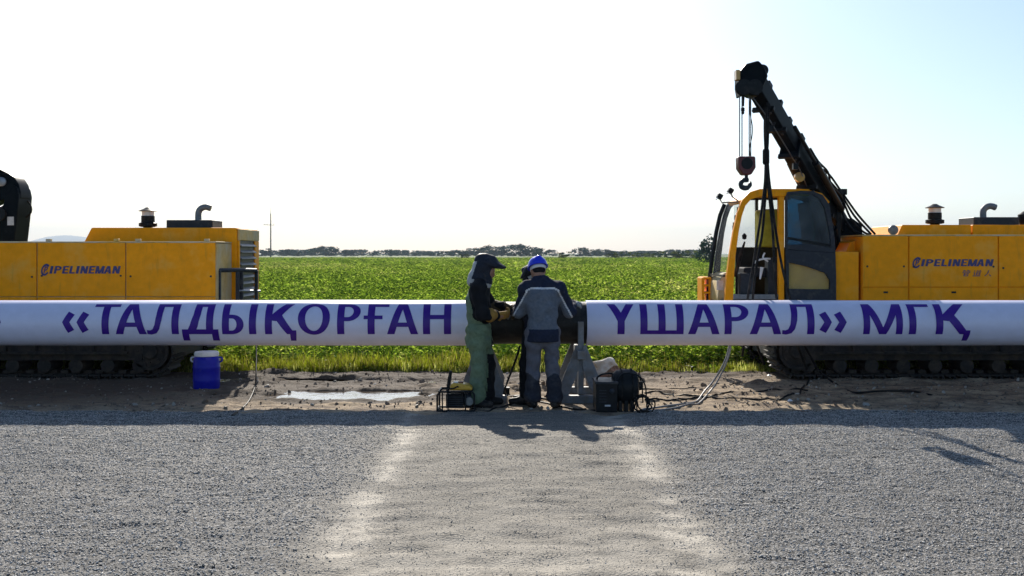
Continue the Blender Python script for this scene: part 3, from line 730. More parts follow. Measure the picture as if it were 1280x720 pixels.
def glyph(c, w_, t, th=.125):
    g = []
    if c == 'Т': g = [rect(0, w_, 1 - th, 1), rect(w_ / 2 - t / 2, w_ / 2 + t / 2, 0, 1)]
    elif c in 'АA':
        m_ = w_ / 2
        g = [quad((0, 0), (t * 1.05, 0), (m_ + t * .12, .86), (m_ + t * .12, 1), (m_ - t * .62, 1)), quad((w_, 0), (w_ - t * 1.05, 0), (m_ - t * .12, .86), (m_ - t * .12, 1), (m_ + t * .62, 1)), rect(w_ * .24, w_ * .76, .23, .23 + th * 1.05)]
    elif c == 'Л':
        g = [rect(w_ * .32, w_, 1 - th, 1), rect(w_ - t, w_, 0, 1),
             [[(w_ * .30, 1), (w_ * .285, .6), (w_ * .245, .3), (w_ * .18, .16), (w_ * .1, .125), (0, .135), (0, .005), (w_ * .13, -.015), (w_ * .29, .03), (w_ * .39, .16), (w_ * .46, .42), (w_ * .495, .75), (w_ * .5, 1)]]]
    elif c == 'Д':
        g = [rect(0, w_, 0, th * 1.25), rect(0, t * .95, -.25, th), rect(w_ - t * .95, w_, -.25, th), rect(w_ * .34, w_ * .86, 1 - th, 1), rect(w_ * .86 - t, w_ * .86, 0, 1),
             [[(w_ * .34, 1), (w_ * .31, .6), (w_ * .22, .28), (w_ * .12, .05), (w_ * .36, .05), (w_ * .44, .25), (w_ * .51, .6), (w_ * .53, 1)]]]
    elif c == 'Ы': g = [rect(0, t, 0, 1), bowl(0, w_ * .64, 0, .60, t, th * .95), rect(w_ - t, w_, 0, 1)]
    elif c in 'ҚК':
        g = [rect(0, t, 0, 1), quad((t * .95, .42), (t * .95, .60), (w_ * .62, 1), (w_ * .90, 1), (w_ * .50, .53), (w_ * .36, .40)), quad((w_ * .30, .50), (w_ * .54, .58), (w_ * .97, 0), (w_ * .70, 0))]
        if c == 'Қ': g += [rect(w_ * .74, w_, 0, th), quad((w_ - t * .9, -.26), (w_ - t * .15, -.26), (w_, 0), (w_, th), (w_ - t * .9, th))]
    elif c == 'О': g = [[arc(w_ / 2, .5, w_ / 2, .52, 0, 350, 34), arc(w_ / 2, .5, w_ / 2 - t * 1.02, .52 - th * 1.02, 0, 350, 34)]]
    elif c in 'РP': g = [rect(0, t, 0, 1), bowl(0, w_, .40, 1, t, th)]
    elif c == 'Ғ':
        s_ = w_ * .16
        g = [rect(s_, s_ + t, 0, 1), rect(s_, w_, 1 - th, 1), rect(0, w_ * .76, .46, .46 + th * .9)]
    elif c == 'Г': g = [rect(0, t, 0, 1), rect(0, w_, 1 - th, 1)]
    elif c == 'Н': g = [rect(0, t, 0, 1), rect(w_ - t, w_, 0, 1), rect(0, w_, .46, .46 + th * 1.05)]
    elif c == 'Ү':
        m_ = w_ / 2
        g = [rect(m_ - t / 2, m_ + t / 2, 0, .46), quad((0, 1), (t * 1.1, 1), (m_ + t * .35, .52), (m_ + t / 2, .40), (m_ - t / 2, .40)), quad((w_, 1), (w_ - t * 1.1, 1), (m_ - t * .35, .52), (m_ - t / 2, .40), (m_ + t / 2, .40))]
    elif c == 'Ш': g = [rect(0, t, 0, 1), rect(w_ / 2 - t / 2, w_ / 2 + t / 2, 0, 1), rect(w_ - t, w_, 0, 1), rect(0, w_, 0, th)]
    elif c in 'МM':
        m_ = w_ / 2
        g = [rect(0, t * .93, 0, 1), rect(w_ - t * .93, w_, 0, 1), quad((0, 1), (t * 1.12, 1), (m_ + t * .45, 0), (m_ - t * .5, 0)), quad((w_, 1), (w_ - t * 1.12, 1), (m_ - t * .45, 0), (m_ + t * .5, 0))]
    elif c in '«»':
        h_ = w_ * .43
        for o_ in (0, w_ - h_):
            q = [(o_, .37), (o_ + h_ * .50, .70), (o_ + h_ * 1.10, .60), (o_ + h_ * .68, .37), (o_ + h_ * 1.10, .14), (o_ + h_ * .50, .04)]
            if c == '»': q = [(2 * o_ + h_ - a, b_) for a, b_ in q]
            g.append([q])
    elif c == 'I': g = [rect(0, w_, 0, 1)]
    elif c == 'E': g = [rect(0, t, 0, 1), rect(0, w_, 0, th), rect(0, w_, 1 - th, 1), rect(0, w_ * .9, .5 - th / 2, .5 + th / 2)]
    elif c == 'L': g = [rect(0, t, 0, 1), rect(0, w_, 0, th)]
    elif c == 'N': g = [rect(0, t, 0, 1), rect(w_ - t, w_, 0, 1), quad((0, 1), (t * 1.15, 1), (w_, 0), (w_ - t * 1.15, 0))]
    return g
def sheets(groups, fn, nv=26):
    """cut the outline into thin level strips and lay them on a surface"""
    vs = set()
    for g in groups:
        for ring in g:
            for p in ring: vs.add(round(p[1], 4))
    lo, hi = min(vs), max(vs)
    for i in range(nv + 1): vs.add(round(lo + (hi - lo) * i / nv, 4))
    vs = sorted(vs); vs = [a for i, a in enumerate(vs) if i == 0 or a - vs[i - 1] > 2e-4]
    mb = MB()
    for a, b_ in zip(vs[:-1], vs[1:]):
        iv = []
        for g in groups:
            xs0 = []
            e = (b_ - a) * 1e-3
            for ring in g:
                for (x0, v0), (x1, v1) in zip(ring, ring[1:] + ring[:1]):
                    if min(v0, v1) < (a + b_) / 2 < max(v0, v1):
                        f = lambda v: x0 + (x1 - x0) * (v - v0) / (v1 - v0)
                        xs0.append((f((a + b_) / 2), f(a), f(b_)))
            xs0.sort()
            for l, r_ in zip(xs0[0::2], xs0[1::2]): iv.append([l[0], r_[0], l[1], r_[1], l[2], r_[2]])
        iv.sort(); mg = []
        for q in iv:
            if mg and q[0] <= mg[-1][1] + 1e-6:
                p = mg[-1]
                mg[-1] = [p[0], max(p[1], q[1]), min(p[2], q[2]), max(p[3], q[3]), min(p[4], q[4]), max(p[5], q[5])]
            else: mg.append(q)
        for q in mg:
            ns = max(1, int((q[1] - q[0]) / 400))
            mb.add([fn(q[2], a), fn(q[3], a), fn(q[5], b_), fn(q[4], b_)], [(0, 1, 2, 3)])
    return mb

# ------------------------------------------------------------------ the pipeline
PY, PZ, PR = 12.44, .935, .281
def pipe_cyl(x0, x1, r, n=64, open_=False, wob=0.0, step=.25):
    xs_ = np.linspace(x0, x1, max(2, int((x1 - x0) / step) + 1)); mb = MB(); V = []; Fc = []
    for i, x in enumerate(xs_):
        for k in range(n):
            a = 2 * math.pi * k / n; rr = r + wob * float(fbm(np.array(x * 1.1), np.array(k * .25), 81))
            V.append((x, PY - rr * math.cos(a), PZ + rr * math.sin(a)))
    for i in range(len(xs_) - 1):
        for k in range(n): Fc.append((i * n + k, i * n + (k + 1) % n, (i + 1) * n + (k + 1) % n, (i + 1) * n + k))
    if not open_: Fc += [tuple(reversed(range(n))), tuple(range((len(xs_) - 1) * n, len(xs_) * n))]
    mb.add(V, Fc); return mb
def on_pipe(px, v):
    a = R(-25.3 + 83.0 * v); r_ = PR + .0035
    return ((px - 640) * 12.2 / F, PY - r_ * math.cos(a), PZ + r_ * math.sin(a))
xl, xm, xr = (589 - 640) * 12.25 / F, .155, (733.5 - 640) * 12.25 / F
pl = thing("pipeline_section", (-6, PY, 0), "long white pipe section lettered «ТАЛДЫҚОРҒАН in indigo, left of the two workers", "pipe", "pipeline sections")
pr = thing("pipeline_section", (6, PY, 0), "long white pipe section lettered ҮШАРАЛ» МГҚ in indigo, right of the blue helmet", "pipe", "pipeline sections")
for t, x0, x1, e0, e1, txt in (
        (pl, -15, xl, xl - .3, xm - .004, [('»', -26, 3.2), ('«', 79.5, 111), ('Т', 117, 149), ('А', 145.5, 184.5), ('Л', 185, 224.5), ('Д', 228.5, 274), ('Ы', 278.5, 321), ('Қ', 332, 371), ('О', 373, 413), ('Р', 422, 451), ('Ғ', 455, 486), ('А', 484, 523), ('Н', 529, 564)]),
        (pr, xr, 15, xm + .004, xr + .3, [('Ү', 759, 793), ('Ш', 800, 854), ('А', 859.6, 899), ('Р', 905, 935.5), ('А', 936.5, 976), ('Л', 977, 1017), ('»', 1024.5, 1057), ('М', 1078, 1127), ('Г', 1135, 1162), ('Қ', 1168.5, 1211.5)])):
    build("white_wrap", pipe_cyl(x0, x1, PR, 72, False, .0036, .10), M['wrap'], t, True)
    build("bare_end", pipe_cyl(e0, e1, PR - .018, 48), M['coating'], t, True)
    for c, a, b_ in txt:
        g = glyph(c, b_ - a, 8.9)
        for gg in ([[q_] for q_ in g] if c in '«»' else [g[:2], g[2:]] if c == 'Ы' else [g]):
            build("chevron" if c in '«»' else "letter", sheets(gg, lambda x, v, a=a: on_pipe(a + x, v)), M['letter'], t, fixn=False)
mb = MB(); mb.lathe([(PR - .02, -.03), (PR - .008, -.015), (PR - .006, .015), (PR - .02, .03)], (xm, PY, PZ), 40, 0, 'x'); build("weld_collar", mb, M['rubber'], pr, True)

# ------------------------------------------------------------------ trestle stands under the joint
def stand(X, label):
    t = thing("pipe_stand", (X, PY, 0), label, "pipe stand", "pipe stands")
    for y in (PY - .335, PY + .335):
        mb = MB(); mb.box(X - .035, X + .035, y - .03, y + .03, .09, .97); build("post", mb, M['stand'], t, bevel=.005)
    mb = MB(); mb.box(X - .05, X + .05, PY - .46, PY + .46, .525, .63)
    build("crossbeam", mb, M['stand'], t, bevel=.006)
    mb = MB()
    mb.box(X - .05, X + .05, PY - .2, PY + .2, .632, .652); build("saddle", mb, M['stand'], t)
    for y in (PY - .385, PY + .385):
        for s in (-1, 1):
            mb = MB(); mb.prism([(X + s * .02, .66), (X + s * .055, .70), (X + s * .26, .20), (X + s * .24, .085), (X + s * .15, .085), (X + s * .02, .42)][::s], y - .012, y + .012)
            build("leg_plate", mb, M['stand'], t, bevel=.003)
        mb = MB(); mb.box(X - .29, X + .29, y - .05, y + .05, -.02, .085); build("base_beam", mb, M['stand'], t, bevel=.006)
    return t
stand((726 - 640) * 12.1 / F, "grey steel pipe stand with upright post, right beside the blue helmet worker")
stand((604 - 640) * 12.2 / F, "grey steel pipe stand mostly hidden behind the welder in green")

# ------------------------------------------------------------------ tracked machines
S1 = 14.2 / F
def mx_(px, D=14.2): return (px - 640) * D / F
def mz(py, D=14.2): return CH - (py - HZ) * D / F
def panel_text(t, x0, x1, zb, zt, y, chinese):
    """italic maker's lettering with a round initial; flat print on the side panel"""
    h = zt - zb; sh = .22 * h
    items = [('I', .11, .145), ('P', .165, .255), ('E', .27, .345), ('L', .36, .43), ('I', .445, .48), ('N', .50, .59), ('E', .605, .68), ('M', .69, .80), ('A', .80, .895), ('N', .91, 1.0)]
    W_ = x1 - x0; gs = []
    for c, a, b_ in items:
        g = glyph(c, (b_ - a) * 100, 3.0 if c != 'I' else 3.2, .185)
        gs += [[[(p[0] + a * 100, p[1]) for p in ring] for ring in grp] for grp in g]
    # emblem: broken ring round a slanted P
    gs.append([arc(5, .5, 5.4, .80, 40, 330, 30) + arc(5, .5, 3.4, .50, 330, 40, 30)])
    gs += [rect(3.4, 5.0, .1, .9), [[(p[0] + 3.4, p[1]) for p in ring] for ring in bowl(0, 4.4, .38, .95, 1.4, .15)]]
    fn = lambda x, v: (x0 + x / 100 * W_ + (v - .5) * sh, y - .0045, zb + v * h)
    build("brand_lettering", sheets(gs, fn, 10), M['navyprint'], t, fixn=False)
    if chinese:
        gs = []
        def bars(o_, lst):
            for a, b_, c, d in lst: gs.append(rect(o_ + a, o_ + b_, c, d))
        bars(62, [(0, 3.6, .86, .95), (4.8, 9, .86, .95), (.8, 2, .86, 1.05), (5.4, 6.6, .86, 1.05), (0, 9.4, .68, .77), (0, 1.1, .5, .77), (8.3, 9.4, .55, .77), (2, 7.6, .52, .6), (2, 7.6, .34, .42), (2, 3.1, -.05, .6), (6.5, 7.6, .34, .6), (2, 7.8, .17, .25), (2, 7.8, -.05, .04), (6.7, 7.8, -.05, .25)])
        bars(75.5, [(.2, 1.6, .8, .95), (0, 2.2, .52, .62), (1.1, 2.2, .12, .6), (0, 9.6, -.05, .06), (3, 9.4, .8, .89), (4.2, 5.2, .8, 1.02), (7.2, 8.2, .8, 1.02), (3.8, 4.9, .14, .7), (7.7, 8.8, .14, .7), (3.8, 8.8, .61, .7), (3.8, 8.8, .38, .46), (3.8, 8.8, .14, .22)])
        gs += [quad((93.2, 1.0), (94.6, 1.0), (94.0, .45), (91.6, -.05), (90, -.02), (92.7, .42)), quad((93.4, .62), (94.6, .55), (97.2, -.05), (99, -.02))]
        hh = h * .80; zz = zb - h * .62 - hh * .95
        fn = lambda x, v: (x0 + x / 100 * W_ + (v - .5) * sh, y - .0045, zz + v * hh)
        build("brand_lettering", sheets(gs, fn, 10), M['navyprint'], t, fixn=False)

shoe_me = None
def track(t, x0, x1, y0, y1, r=.34):
    """loop of shoes round idler and sprocket, with rollers and frame"""
    global shoe_me
    zc = r + .06; wd = y1 - y0; yc = (y0 + y1) / 2
    if shoe_me is None:
        mb = MB(); mb.box(-.075, .075, -wd / 2, wd / 2, -.012, .012); mb.box(-.07, -.045, -wd / 2, wd / 2, .012, .05); mb.box(.0, .02, -wd / 2, wd / 2, .012, .04); mb.box(-.05, .06, -.09, .09, -.06, -.012)
        shoe_me = mesh_from("track_shoe", mb.v, mb.f, M['trackmud'])
    L_ = x1 - x0 - 2 * r; per = 2 * L_ + 2 * math.pi * r; n = int(per / .165)
    for i in range(n):
        s = per * i / n
        if s < L_: x, z, a = x0 + r + s, zc - r, math.pi
        elif s < L_ + math.pi * r: q = (s - L_) / r; x, z, a = x1 - r + r * math.sin(q), zc - r * math.cos(q), math.pi - q
        elif s < 2 * L_ + math.pi * r: x, z, a = x1 - r - (s - L_ - math.pi * r), zc + r + -.03 * math.sin(math.pi * (s - L_ - math.pi * r) / L_ * 3) ** 2, 0
        else: q = (s - 2 * L_ - math.pi * r) / r; x, z, a = x0 + r - r * math.sin(q), zc + r * math.cos(q), -q
        o = link("track_shoe", shoe_me, t); o.location = Vector((x, yc, z)) - ROOT[t]
        o.rotation_euler = (0, a if s >= L_ or True else 0, 0)
        if s < L_: o.rotation_euler = (0, math.pi, 0)
        elif s < L_ + math.pi * r: o.rotation_euler = (0, math.pi - (s - L_) / r, 0)
        elif s >= 2 * L_ + math.pi * r: o.rotation_euler = (0, -(s - 2 * L_ - math.pi * r) / r, 0)
    for k, xx in enumerate((x0 + r, x1 - r)):
        mb = MB(); mb.lathe([(.05, -wd * .42), (.10, -wd * .42), (.12, -wd * .36), (.21, -wd * .34), (.235, -wd * .40), (r - .07, -wd * .40), (r - .07, wd * .40), (.2, wd * .40), (.05, wd * .42)], (xx, yc, zc), 28, 0, 'y')
        for q in range(8):
            a = q * math.pi / 4; mb.cyl((xx + .165 * math.cos(a), yc - wd * .36, zc + .165 * math.sin(a)), (xx + .165 * math.cos(a), yc - wd * .32 - .06, zc + .165 * math.sin(a)), .018, 6)
        if k == (1 if x1 < 0 else 0):
            for q in range(22):
                a = q * 2 * math.pi / 22; mb.obox((xx + (r - .055) * math.cos(a), yc, zc + (r - .055) * math.sin(a)), .05, wd * .3, .04, Matrix.Rotation(-a, 3, 'Y'))
        build("sprocket" if k == (1 if x1 < 0 else 0) else "idler_wheel", mb, M['trackmud'], t, True)
    nr = int(L_ / .42)
    for i in range(nr):
        xx = x0 + r + .15 + (L_ - .3) * i / max(1, nr - 1)
        mb = MB(); mb.lathe([(.05, -wd * .40), (.1, -wd * .38), (.105, -wd * .2), (.105, wd * .2), (.1, wd * .38), (.05, wd * .40)], (xx, yc, zc - r + .13), 14, 0, 'y'); build("track_roller", mb, M['trackmud'], t, True)
    mb = MB(); mb.box(x0 + r + .1, x1 - r - .1, y0 + .05, y1 - .05, .27, .60)
    mb.box(x0 + r + .3, x1 - r - .3, y0 - .01, y0 + .05, .36, .40)
    i = 0
    while x0 + r + .35 + i * .42 < x1 - r - .3:
        xx = x0 + r + .35 + i * .42; mb.box(xx, xx + .035, y0 - .02, y0 + .05, .40, .585); i += 1
    build("track_frame", mb, M['trackmud'], t, bevel=.008)

def side_panels(t, xs_, ztop, zmid, zlow, y, thick=.025, mats=None):
    for a, b_ in zip(xs_[:-1], xs_[1:]):
        mb = MB(); mb.box(a + .008, b_ - .008, y, y + thick, zmid + .006, ztop); build("side_panel", mb, M['yellow'], t, bevel=.006)
        mb = MB(); mb.box(a + .008, b_ - .008, y, y + thick, zlow, zmid - .006); build("lower_panel", mb, M['yellow'], t, bevel=.006)
        for dx in (.07, b_ - a - .07):
            mb = MB(); mb.lathe([(.0, 0), (.016, -.0), (.013, -.008), (.004, -.01)], (a + dx, y, zmid + .28 + .02 * math.sin(a * 9)), 8, 0, 'y'); build("bolt", mb, M['frame'], t)
        mb = MB(); mb.box((a + b_) / 2 - .03, (a + b_) / 2 + .03, y - .012, y + .001, zmid - .085, zmid - .06); build("latch", mb, M['dark'], t)

def roof_gear(t, fx, fz, ex0, ex1, ez0, ez1, kx, kz, D):
    """air filter, exhaust box and elbow pipe on the hood"""
    mb = MB(); mb.cyl((fx, D, fz - .28), (fx, D, fz - .16), .07, 16); mb.lathe([(.10, -.17), (.135, -.16), (.135, -.11), (.10, -.10), (.10, -.02), (.10, 0)], (fx, D, fz), 20)
    flt = build("air_filter", mb, M['dark'], t, True)
    mb = MB(); mb.lathe([(.092, .0), (.092, .075)], (fx, D, fz), 20); build("filter_bowl", mb, M['headglass'], flt, True)
    mb = MB(); mb.lathe([(.135, .072), (.14, .08), (.06, .115), (.03, .135)], (fx, D, fz), 20); build("filter_cap", mb, M['dark'], flt, True)
    mb = MB(); mb.box(ex0, ex1, D - .22, D + .3, ez0, ez1); build("muffler_box", mb, M['frame'], t, bevel=.012)
    h = kz - ez1
    mb = MB(); mb.tube(spline([(kx, D, ez1 - .02), (kx, D, ez1 + h * .5), (kx + .035, D, ez1 + h * .8), (kx + .11, D, ez1 + h * .93), (kx + .19, D, kz - .035)], 5), .048, 12, caps=False)
    mb.tube(spline([(kx, D, ez1 - .02), (kx, D, ez1 + h * .5), (kx + .035, D, ez1 + h * .8), (kx + .11, D, ez1 + h * .93), (kx + .188, D, kz - .035)], 5), .040, 12, caps=True)
    build("exhaust_pipe", mb, M['grille'], t, True)

# --- machine on the left
t = thing("crane_tractor", (-7, 15.2, 0), "yellow tracked crane machine seen from its louvred radiator end, behind the blue barrel", "tracked crane", "yellow tracked machines")
LM = t; Y0 = 14.2
xe = mx_(270)
zt, zm, zl = mz(303), mz(371), .78
mb = MB(); mb.box(-12.0, xe, Y0 + .027, Y0 + .80, .70, zt - .012); build("body_core", mb, M['yellow_sunlit_dusty'], t, bevel=.01)
side_panels(t, [-12.0, mx_(-180), mx_(-65), mx_(46), mx_(157), xe - .004], zt, zm, zl, Y0)
mb = MB(); mb.box(-12.0, xe + .004, Y0 - .006, Y0 + .79, zt - .008, zt + .014); build("body_top", mb, M['yellow_sunlit_dusty'], t, bevel=.006)
for px in (60, 145, 172, 258, -40):
    mb = MB(); mb.box(mx_(px) - .035, mx_(px) + .035, Y0 + .0, Y0 + .06, zt + .015, zt + .05); build("hinge", mb, M['yellow_sunlit_dusty'], t, bevel=.004)
panel_text(t, mx_(52), mx_(150), mz(342), mz(332.5), Y0, False)
# hood behind
Dh = 15.0; xh = mx_(296, Dh); zh = mz(284.5, Dh)
mb = MB(); mb.prism([(mx_(104, Dh), zt), (mx_(114, Dh), zh), (xh, zh), (xh, .75), (mx_(104, Dh), .75)], Dh + .001, 16.25); build("engine_hood", mb, M['yellow'], t, bevel=.02)
mb = MB(); mb.box(xh + .001, xh + .035, Dh + .03, 16.2, 2.0, zh - .02); build("end_plate", mb, M['yellow_sunlit_dusty'], t, bevel=.01)
mb = MB(); mb.box(xh + .001, xh + .012, Dh + .08, 15.95, .9, 2.0); build("grille_back", mb, M['dark'], t)
for ya, yb in ((Dh + .02, Dh + .08), (15.95, 16.2)):
    mb = MB(); mb.box(xh + .001, xh + .03, ya, yb, .8, 1.998); build("grille_frame", mb, M['yellow'], t, bevel=.006)
for i in range(11):
    z = 1.93 - i * .096
    mb = MB(); mb.obox((xh + .028, 15.515, z), .07, .86, .014, Matrix.Rotation(R(38), 3, 'Y')); build("louvre", mb, M['grille'], t)
roof_gear(t, mx_(185, 15.4), mz(270, 15.4), mx_(214, 15.4), mx_(271, 15.4), zh, mz(275.5, 15.4), mx_(248, 15.4), mz(257.5, 15.4), 15.4)
# tubular guard at the end
g = MB(); gx0, gx1 = mx_(274, 14.5), mx_(321, 14.9); gz = mz(338, 14.7)
for px, D in ((274, 14.35), (297, 14.7), (302, 14.8), (320.5, 15.1)):
    mb = MB(); mb.beam((mx_(px, D), D, .55), (mx_(px, D), D, mz(338, D)), .05, .05, up=(0, 1, 0)); build("guard_post", mb, M['frame'], t, bevel=.006)
mb = MB(); mb.tube([(mx_(272, 14.35), 14.35, mz(338, 14.35)), (mx_(297, 14.7), 14.7, mz(337.5, 14.7)), (mx_(320, 15.1), 15.1, mz(338, 15.1))], .032, 8); build("guard_rail", mb, M['frame'], t, True)
mb = MB(); mb.tube([(mx_(298, 14.7), 14.7, mz(363.5, 14.7)), (mx_(325, 15.1), 15.1, mz(364, 15.1))], .018, 8); build("guard_bar", mb, M['steel'], t, True)
mb = MB(); mb.box(mx_(272, 14.3), mx_(322, 15.1), 14.3, 15.2, .50, .56); build("step_plate", mb, M['frame'], t)
# tracks and chassis
track(t, -11.3, mx_(215), 14.2, 14.72); track(t, -11.3, mx_(215), 15.75, 16.27)
mb = MB(); mb.box(-11.2, mx_(212), 14.74, 15.73, .28, .72); build("chassis", mb, M['trackmud'], t, bevel=.01)
# slewing column and boom
Dc = 15.45; u = Dc / F
q = lambda px, py: (mx_(px, Dc), mz(py, Dc))
mb = MB(); mb.prism([q(0, 306), q(25, 306), q(27.5, 285), q(30, 262), q(31, 245), q(29, 236), q(24, 232), q(13, 247), q(12, 257), q(4, 262), q(1, 272), q(3, 288)], Dc - .2, Dc + .25); col = build("slewing_column", mb, M['boom'], t, bevel=.02)
mb = MB(); mb.prism([q(16, 217.5), q(24, 223), q(29, 231), q(31.5, 241), q(31.5, 249), q(14, 249), q(6, 251), q(-12, 259), q(-190, 170), q(-190, 120), q(-3, 208.5)], Dc - .15, Dc + .19); bo = build("boom", mb, M['boom'], t, bevel=.02)
mb = MB(); mb.cyl((mx_(8, Dc), Dc - .26, mz(268, Dc)), (mx_(8, Dc), Dc + .3, mz(268, Dc)), .11, 24); build("slew_motor", mb, M['dark'], t, True)
mb = MB(); mb.box(mx_(17.5, Dc), mx_(25.5, Dc), Dc - .206, Dc - .203, mz(282, Dc), mz(271.5, Dc)); build("sticker", mb, M['greylabel'], col)
mb = MB(); mb.lathe([(0, -.0), (.085, 0), (.085, -.02), (.06, -.03)], (mx_(3, Dc), Dc - .155, mz(228, Dc)), 18, 0, 'y'); mb.lathe([(0, -.0), (.07, 0), (.07, -.02), (.05, -.03)], (mx_(9, Dc), Dc - .155, mz(228, Dc)), 18, 0, 'y'); build("pin_cover", mb, M['steel'], bo, True)
mb = MB(); mb.tube(spline([(mx_(30, Dc), Dc + .1, mz(250, Dc)), (mx_(35, Dc), Dc + .1, mz(258, Dc)), (mx_(34.5, Dc), Dc + .1, mz(266, Dc)), (mx_(28, Dc), Dc + .1, mz(272, Dc))], 6), .012, 6); build("hydraulic_hose", mb, M['rubber'], t, True)

# --- machine on the right
t = thing("crane_tractor", (6, 15.2, 0), "yellow tracked crane machine with open glazed cab and raised black boom on the right", "tracked crane", "yellow tracked machines")
RM = t
zt, zm, zl = mz(294.5), mz(359), .78
xb = [mx_(1078), mx_(1136), mx_(1248), mx_(1360), mx_(1470)]
mb = MB(); mb.box(xb[0], xb[-1], Y0 + .027, Y0 + 1.95, .70, zt - .012); build("body_core", mb, M['yellow'], t, bevel=.01)
side_panels(t, xb, zt, zm, zl, Y0)
mb = MB(); mb.box(xb[0] - .004, xb[-1], Y0 - .006, Y0 + 1.94, zt - .008, zt + .014); build("body_top", mb, M['yellow_sunlit_dusty'], t, bevel=.006)
panel_text(t, mx_(1141), mx_(1241), mz(332.8), mz(324), Y0, True)
mb = MB(); mb.box(mx_(1044), mx_(1074.5), Y0 + .03, Y0 + .9, .75, mz(314.5)); build("tank_box", mb, M['yellow'], t, bevel=.012)
mb = MB(); mb.prism([(mx_(1052, 14.7), mz(314.5)), (mx_(1057, 14.7), mz(303, 14.7)), (mx_(1079, 14.7), mz(296, 14.7)), (mx_(1079, 14.7), mz(314.5))], 14.5, 15.9); build("sloped_cover", mb, M['yellow'], t, bevel=.01)
Dh = 14.75; zh = mz(281, Dh)
for a, b_ in (((1122, 1128), 1214), ((1216, 1216), 1330), ((1332, 1332), 1420)):
    mb = MB(); mb.prism([(mx_(a[0], Dh), zt + .016), (mx_(a[1], Dh), zh), (mx_(b_, Dh), zh), (mx_(b_, Dh), zt + .016)], Dh, 16.0); build("hood_panel", mb, M['yellow'], t, bevel=.012)
roof_gear(t, mx_(1168.5, 15.2), mz(266, 15.2), mx_(1209, 15.2), mx_(1265, 15.2), zh, mz(272, 15.2), mx_(1229, 15.2), mz(256.5, 15.2), 15.2)
mb = MB(); mb.lathe([(0, -.03), (.04, -.03), (.07, -.02), (.075, .01), (.03, .06)], (mx_(1116.5, 14.6), 14.6, mz(287.5, 14.6)), 20, 0, 'y'); mb.cyl((mx_(1116.5, 14.6), 14.63, mz(287.5, 14.6)), (mx_(1116.5, 14.6), 14.63, zt), .012, 8); build("work_lamp", mb, M['grille'], t, True)
mb = MB(); mb.lathe([(.0, -.14), (.10, -.13), (.12, -.02), (.12, .04), (.05, .09)], (mx_(1283, 15.2), 15.2, zh + .13), 18); build("air_precleaner", mb, M['dark'], t, True)
track(t, mx_(969), 10.2, 14.2, 14.72); track(t, mx_(969), 10.2, 15.75, 16.27)
mb = MB(); mb.box(mx_(973), 10.1, 14.74, 15.73, .28, .72); build("chassis", mb, M['trackmud'], t, bevel=.01)
# cab
YN, YF = 14.2, 15.22
c = lambda px, py, D=14.2: (mx_(px, D), mz(py, D))
def side_frame(y0, y1, rear=True):
    # front pillar curving into the roof rail
    out = [c(905, 395), c(908, 350), c(912, 318), c(917, 288), c(922, 266), c(928, 250), c(937, 240), c(950, 236.2), c(980, 236), c(1012, 236.4)]
    inn = [c(916, 395), c(917.5, 350), c(919.5, 320), c(923.5, 290), c(927.5, 270), c(932, 257), c(939, 249), c(950, 245.6), c(980, 245.4), c(1012, 245.4)]
    mb = MB(); n = len(out)
    v = [(p[0], y, p[1]) for y in (y0, y1) for p in out] + [(p[0], y, p[1]) for y in (y0, y1) for p in inn]; f = []
    for i in range(n - 1):
        j = i + 1
        f += [(i, j, 2 * n + j, 2 * n + i), (n + j, n + i, 3 * n + i, 3 * n + j), (i, n + i, n + j, j), (2 * n + i, 2 * n + j, 3 * n + j, 3 * n + i)]
    f += [(0, 2 * n, 3 * n, n), (n - 1, 2 * n - 1, 4 * n - 1, 3 * n - 1)]
    mb.add(v, f); return mb
cabm = build("cab_frame", side_frame(YN, YN + .09), M['yellow'], t, bevel=.008)
build("cab_frame", side_frame(YF - .06, YF), M['frame'], t, bevel=.008)
mb = MB(); mb.box(mx_(973.5), mx_(980.5), YN + .004, YN + .09, .9, mz(245.5)); build("cab_pillar", mb, M['yellow'], t, bevel=.006)
mb = MB(); mb.prism([c(928, 250), c(937, 240), c(950, 236.2), c(980, 236), c(1012, 236.4), c(1030, 241), c(1040, 252), c(1036, 256), c(1027, 247), c(1012, 243), c(950, 243), c(938, 247), c(931, 254)], YN + .092, YF - .062); build("cab_roof", mb, M['yellow'], t, bevel=.01)
mb = MB(); mb.box(mx_(916), mx_(973), YN + .005, YN + .10, mz(374), mz(368)); build("door_sill", mb, M['grille'], t, bevel=.005)
mb = MB(); mb.box(mx_(907), mx_(1044), YN + .06, YF, .82, mz(374.5)); build("cab_floor", mb, M['dark'], t, bevel=.01)
# dark sliding rear door with two panes
outer = [c(982, 376), c(981.5, 340), c(981.5, 300), c(981.5, 246), c(984, 240), c(1000, 238.5), c(1016, 239), c(1028, 244), c(1036, 256), c(1040, 280), c(1043, 300), c(1044.5, 340), c(1044.5, 376)]
up_o = [c(984, 306), c(984, 290), c(984, 270), c(984, 249), c(986, 244), c(1000, 242.5), c(1014, 243), c(1023, 248), c(1030, 260), c(1034, 278), c(1037, 296), c(1038, 309), c(1010, 305)]
mb = MB()
